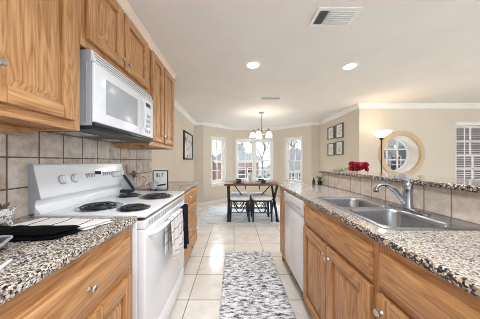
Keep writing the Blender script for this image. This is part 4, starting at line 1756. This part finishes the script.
# chandelier
HX, HY = .60, 4.10
t = thing('chandelier', 'brushed nickel chandelier with five lit white bell shades', 'chandelier', (HX, HY, CEIL))
mb = MB()
mb.lathe((HX, HY, CEIL), [(0, -.0005), (.058, -.0005), (.055, -.012), (.02, -.026), (.008, -.034), (0, -.034)], 28)
mb.build('canopy', 'grey_nickel', t)
MB().cyl((HX, HY, CEIL - .03), (HX, HY, 1.90), .006, n=12).build('rod', 'grey_nickel', t)
mb = MB()
mb.lathe((HX, HY, 1.76), [(0, 0), (.012, .004), (.018, .02), (.012, .035), (.024, .055), (.028, .08), (.016, .105), (.012, .135), (.016, .15), (.006, .165), (0, .166)], 24)
mb.build('column', 'grey_nickel', t)
for k in range(5):
    a = 2 * PI * k / 5 + PI / 2 + .15
    ca, sa = math.cos(a), math.sin(a)
    R = .195

    def rp(r, z):
        return (HX + r * ca, HY + r * sa, z)
    mb = MB()
    pts = [Vector(rp(.015, 1.80))] + arc3(rp(.02, 1.80), rp(.09, 1.765), rp(.13, 1.85), 8) + arc3(rp(.13, 1.85), rp(.165, 1.93), rp(R, 1.88), 8)[1:]
    mb.tube(pts, .0055, 8)
    arm = mb.build('arm', 'grey_nickel', t)
    mb = MB()
    mb.lathe(rp(R, 1.835), [(0, .046), (.012, .046), (.020, .03), (.022, .008), (.02, .004), (0, .004)], 20)
    mb.build('socket', 'grey_nickel', arm)
    mb = MB()
    mb.lathe(rp(R, 1.735), [(.072, 0), (.066, .012), (.056, .045), (.04, .085), (.022, .104), (.019, .104), (.036, .084), (.052, .045), (.062, .012), (.069, .001)], 26)
    mb.build('shade', 'shade_lit', arm)
    MB().ball(rp(R, 1.785), .022).build('bulb', 'lens_lit', arm)
ld = bpy.data.lights.new('chandelier_lamp', 'POINT')
ld.energy = 5
ld.color = (1, .92, .82)
ld.shadow_soft_size = .12
lo = bpy.data.objects.new('chandelier_lamp', ld)
lo.location = (0, 0, 1.66 - CEIL)
COL.objects.link(lo)
lo.parent = t

# ------------------------------------------------------------------ floor lamps
def torchiere(label, x, y, zt, R, h):
    t = thing('floor_lamp', label, 'lamp', (x, y, 0))
    mb = MB()
    mb.lathe((x, y, 0), [(0, .001), (.13, .001), (.13, .012), (.11, .024), (.03, .034), (.012, .05), (0, .05)], 32)
    mb.build('base', 'black_metal', t)
    MB().cyl((x, y, .04), (x, y, zt - h - .01), .011, n=14).build('pole', 'black_metal', t)
    mb = MB()
    mb.lathe((x, y, zt - h), [(0, -.03), (.022, -.03), (.03, -.012), (.034, 0), (.03, .004), (0, .004)], 24)
    mb.build('collar', 'black_metal', t)
    mb = MB()
    mb.lathe((x, y, zt - h), [(.03, .002), (R * .55, h * .35), (R * .88, h * .72), (R, h), (R * .97, h), (R * .84, h * .74), (R * .5, h * .40), (.02, .010), (0, .010)], 36)
    mb.build('shade', 'torch_lit', t)
    ld = bpy.data.lights.new('torchiere_lamp', 'POINT')
    ld.energy = .8
    ld.color = (1, .80, .56)
    ld.shadow_soft_size = .06
    lo = bpy.data.objects.new('torchiere_lamp', ld)
    lo.location = (0, 0, zt + .06)
    COL.objects.link(lo)
    lo.parent = t
    return t


torchiere('dark floor lamp with lit white bowl shade beside the round window', 2.51, 3.2, 1.715, .145, .115)
torchiere('second floor lamp in the living room, its lit bowl mirrored in the round window', 4.9, 1.75, 1.60, .21, .19)

# ------------------------------------------------------------------ blinds
t = thing('window_blind', 'white horizontal slat blind in the window at the right edge', 'blind', ((BX0 + BX1) / 2, YL + .02, BZ0))
MB().box(BX0 + .012, BX1 - .012, YL - .012, YL + .024, BZ1 - .055, BZ1 - .005, .004).build('headrail', 'white_trim', t)
mb = MB()
nS = 26
for k in range(nS):
    z = BZ1 - .075 - k * (BZ1 - BZ0 - .12) / (nS - 1)
    c = Vector((BX0 + BX1, 2 * (YL + .006))) / 2
    before = set(mb.bm.verts)
    mb.box(BX0 + .018, BX1 - .018, YL - .014, YL + .024, z - .0013, z + .0013)
    for v in mb.bm.verts:
        if v not in before:
            v.co.z += (v.co.y - (YL + .005)) * .16
mb.build('slat_panel', 'white_trim', t)
MB().box(BX0 + .014, BX1 - .014, YL - .012, YL + .022, BZ0 + .006, BZ0 + .024, .003).build('bottom_rail', 'white_trim', t)
for x in (BX0 + .14, (BX0 + BX1) / 2, BX1 - .14):
    MB().box(x - .011, x + .011, YL - .0185, YL - .0165, BZ0 + .01, BZ1 - .05).build('ladder_tape', 'white_trim', t)

# ------------------------------------------------------------------ outdoors
G = -1.4
struct(MB().box(-60, 70, 6.6, 90, G - .2, G).build('ground', 'grass'))


def house(label, x0, x1, y0, y1, ze, zr_, brick, wins, name='house'):
    t = thing(name, label, 'house', ((x0 + x1) / 2, (y0 + y1) / 2, G))
    MB().box(x0, x1, y0, y1, G, ze).build('wall', brick, t)
    mb = MB()
    ov = .4
    ym = (y0 + y1) / 2
    loop = lambda y, z: [(x0 - ov, y, z), (x1 + ov, y, z)]
    bm = mb.bm
    v = [bm.verts.new(p) for p in ((x0 - ov, y0 - ov, ze), (x1 + ov, y0 - ov, ze), (x1 + ov, y1 + ov, ze), (x0 - ov, y1 + ov, ze), (x0 + 1.5, ym, zr_), (x1 - 1.5, ym, zr_))]
    for q in ((0, 1, 5, 4), (1, 2, 5), (2, 3, 4, 5), (3, 0, 4), (3, 2, 1, 0)):
        bm.faces.new([v[i] for i in q])
    mb.build('roof', 'roof', t)
    MB().box(x0 - .2, x1 + .2, y0 - .12, y0 - .001, ze - .25, ze - .001).build('fascia', 'white_trim', t)
    for (wx, wz, ww, wh) in wins:
        mb = MB()
        for (a, b, c, d) in ((wx, wx + .08, wz, wz + wh), (wx + ww - .08, wx + ww, wz, wz + wh), (wx + .08, wx + ww - .08, wz, wz + .08), (wx + .08, wx + ww - .08, wz + wh - .08, wz + wh), (wx + .08, wx + ww - .08, wz + wh / 2 - .04, wz + wh / 2 + .04)):
            mb.box(a, b, y0 - .06, y0 - .001, c, d)
        w = mb.build('window', 'white_trim', t)
        MB().box(wx + .08, wx + ww - .08, y0 - .03, y0 - .001, wz + .08, wz + wh - .08).build('pane', 'house_glass', w)
    return t


house('red brick house beyond the middle bay window', -1.5, 2.1, 16, 24, 1.35, 3.1, 'brick_red', [(.2, -.5, .8, 1.2), (1.1, -.5, .7, 1.2)])
house('red brick house beyond the left bay window', -9.6, -2.6, 19, 27, 1.3, 3.6, 'brick_red', [(-3.7, -.6, .7, 1.3), (-5.4, -.6, .8, 1.3)])
house('grey brick house with a row of windows beyond the right bay window', 4.3, 7.6, 15, 22, .55, 2.6, 'brick_grey', [(4.55 + k * .55, -.45, .42, .8) for k in range(6)])
house('dark brown brick house close behind the blinds window', 10.2, 18.5, 9.0, 10.6, 3.2, 4.4, 'brick_brown', [])
house('blue grey house beyond the round window', 8.8, 13.8, 12.4, 17, 2.2, 3.6, 'siding', [(10.2, .4, .8, 1.2)])


def tree(label, x, y, h, seed):
    rnd = random.Random(seed)
    t = thing('tree', label, 'tree', (x, y, G))
    MB().tube([(x, y, G), (x + .08, y, G + h * .2), (x, y + .05, G + h * .42)], [h * .026, h * .02, h * .016], 8).build('trunk', 'bark', t)
    mb = MB()

    def grow(p, d, L, r, lv):
        q = p + d * L
        mid = p + d * L * .5 + Vector((rnd.uniform(-1, 1), rnd.uniform(-1, 1), 0)) * L * .06
        mb.tube([p, mid, q], [r, r * .8, r * .6], 5)
        if lv == 0:
            return
        for _ in range(3):
            nd = (d + Vector((rnd.uniform(-.8, .8), rnd.uniform(-.8, .8), rnd.uniform(-.1, .5)))).normalized()
            grow(q, nd, L * rnd.uniform(.62, .8), r * .66, lv - 1)
    for k in range(3):
        a = k * 2.1 + seed
        grow(Vector((x, y, G + h * (.36 + .03 * k))), Vector((math.cos(a) * .55, math.sin(a) * .55, 1)).normalized(), h * .2, h * .011, 4)
    mb.build('branches', 'bark', t)
    return t


tree('bare grey tree beyond the middle window, right of the brick house', 3.9, 26, 7.6, 1)
tree('bare grey tree behind the red brick house', .4, 29.5, 8.6, 2)
tree('bare tree beyond the left bay window', -5.2, 15.0, 5.0, 3)
tree('bare tree beyond the right bay window', 9.0, 27, 6.6, 4)
tree('bare tree seen through the round window', 7.5, 9.9, 3.6, 5)


def shrub(label, x, y, r, h, seed):
    mb = MB()
    rnd = random.Random(seed)
    for k in range(160):
        a, b = rnd.uniform(0, 2 * PI), math.acos(rnd.uniform(-.1, 1))
        c = Vector((x + r * math.cos(a) * math.sin(b) * rnd.uniform(.6, 1), y + r * math.sin(a) * math.sin(b) * rnd.uniform(.6, 1), G + .1 + h * math.cos(b) * rnd.uniform(.6, 1)))
        mb.ball(c, r * rnd.uniform(.09, .17), u=6, v=4)
    return tag(mb.build('shrub', 'hedge', at=(x, y, G)), label, 'shrub')


shrub('grey green shrub low in the right half of the middle window', 1.75, 10.5, .8, 2.0, 1)
shrub('grey green shrub low in the right bay window', 3.3, 10.2, .7, 1.2, 2)
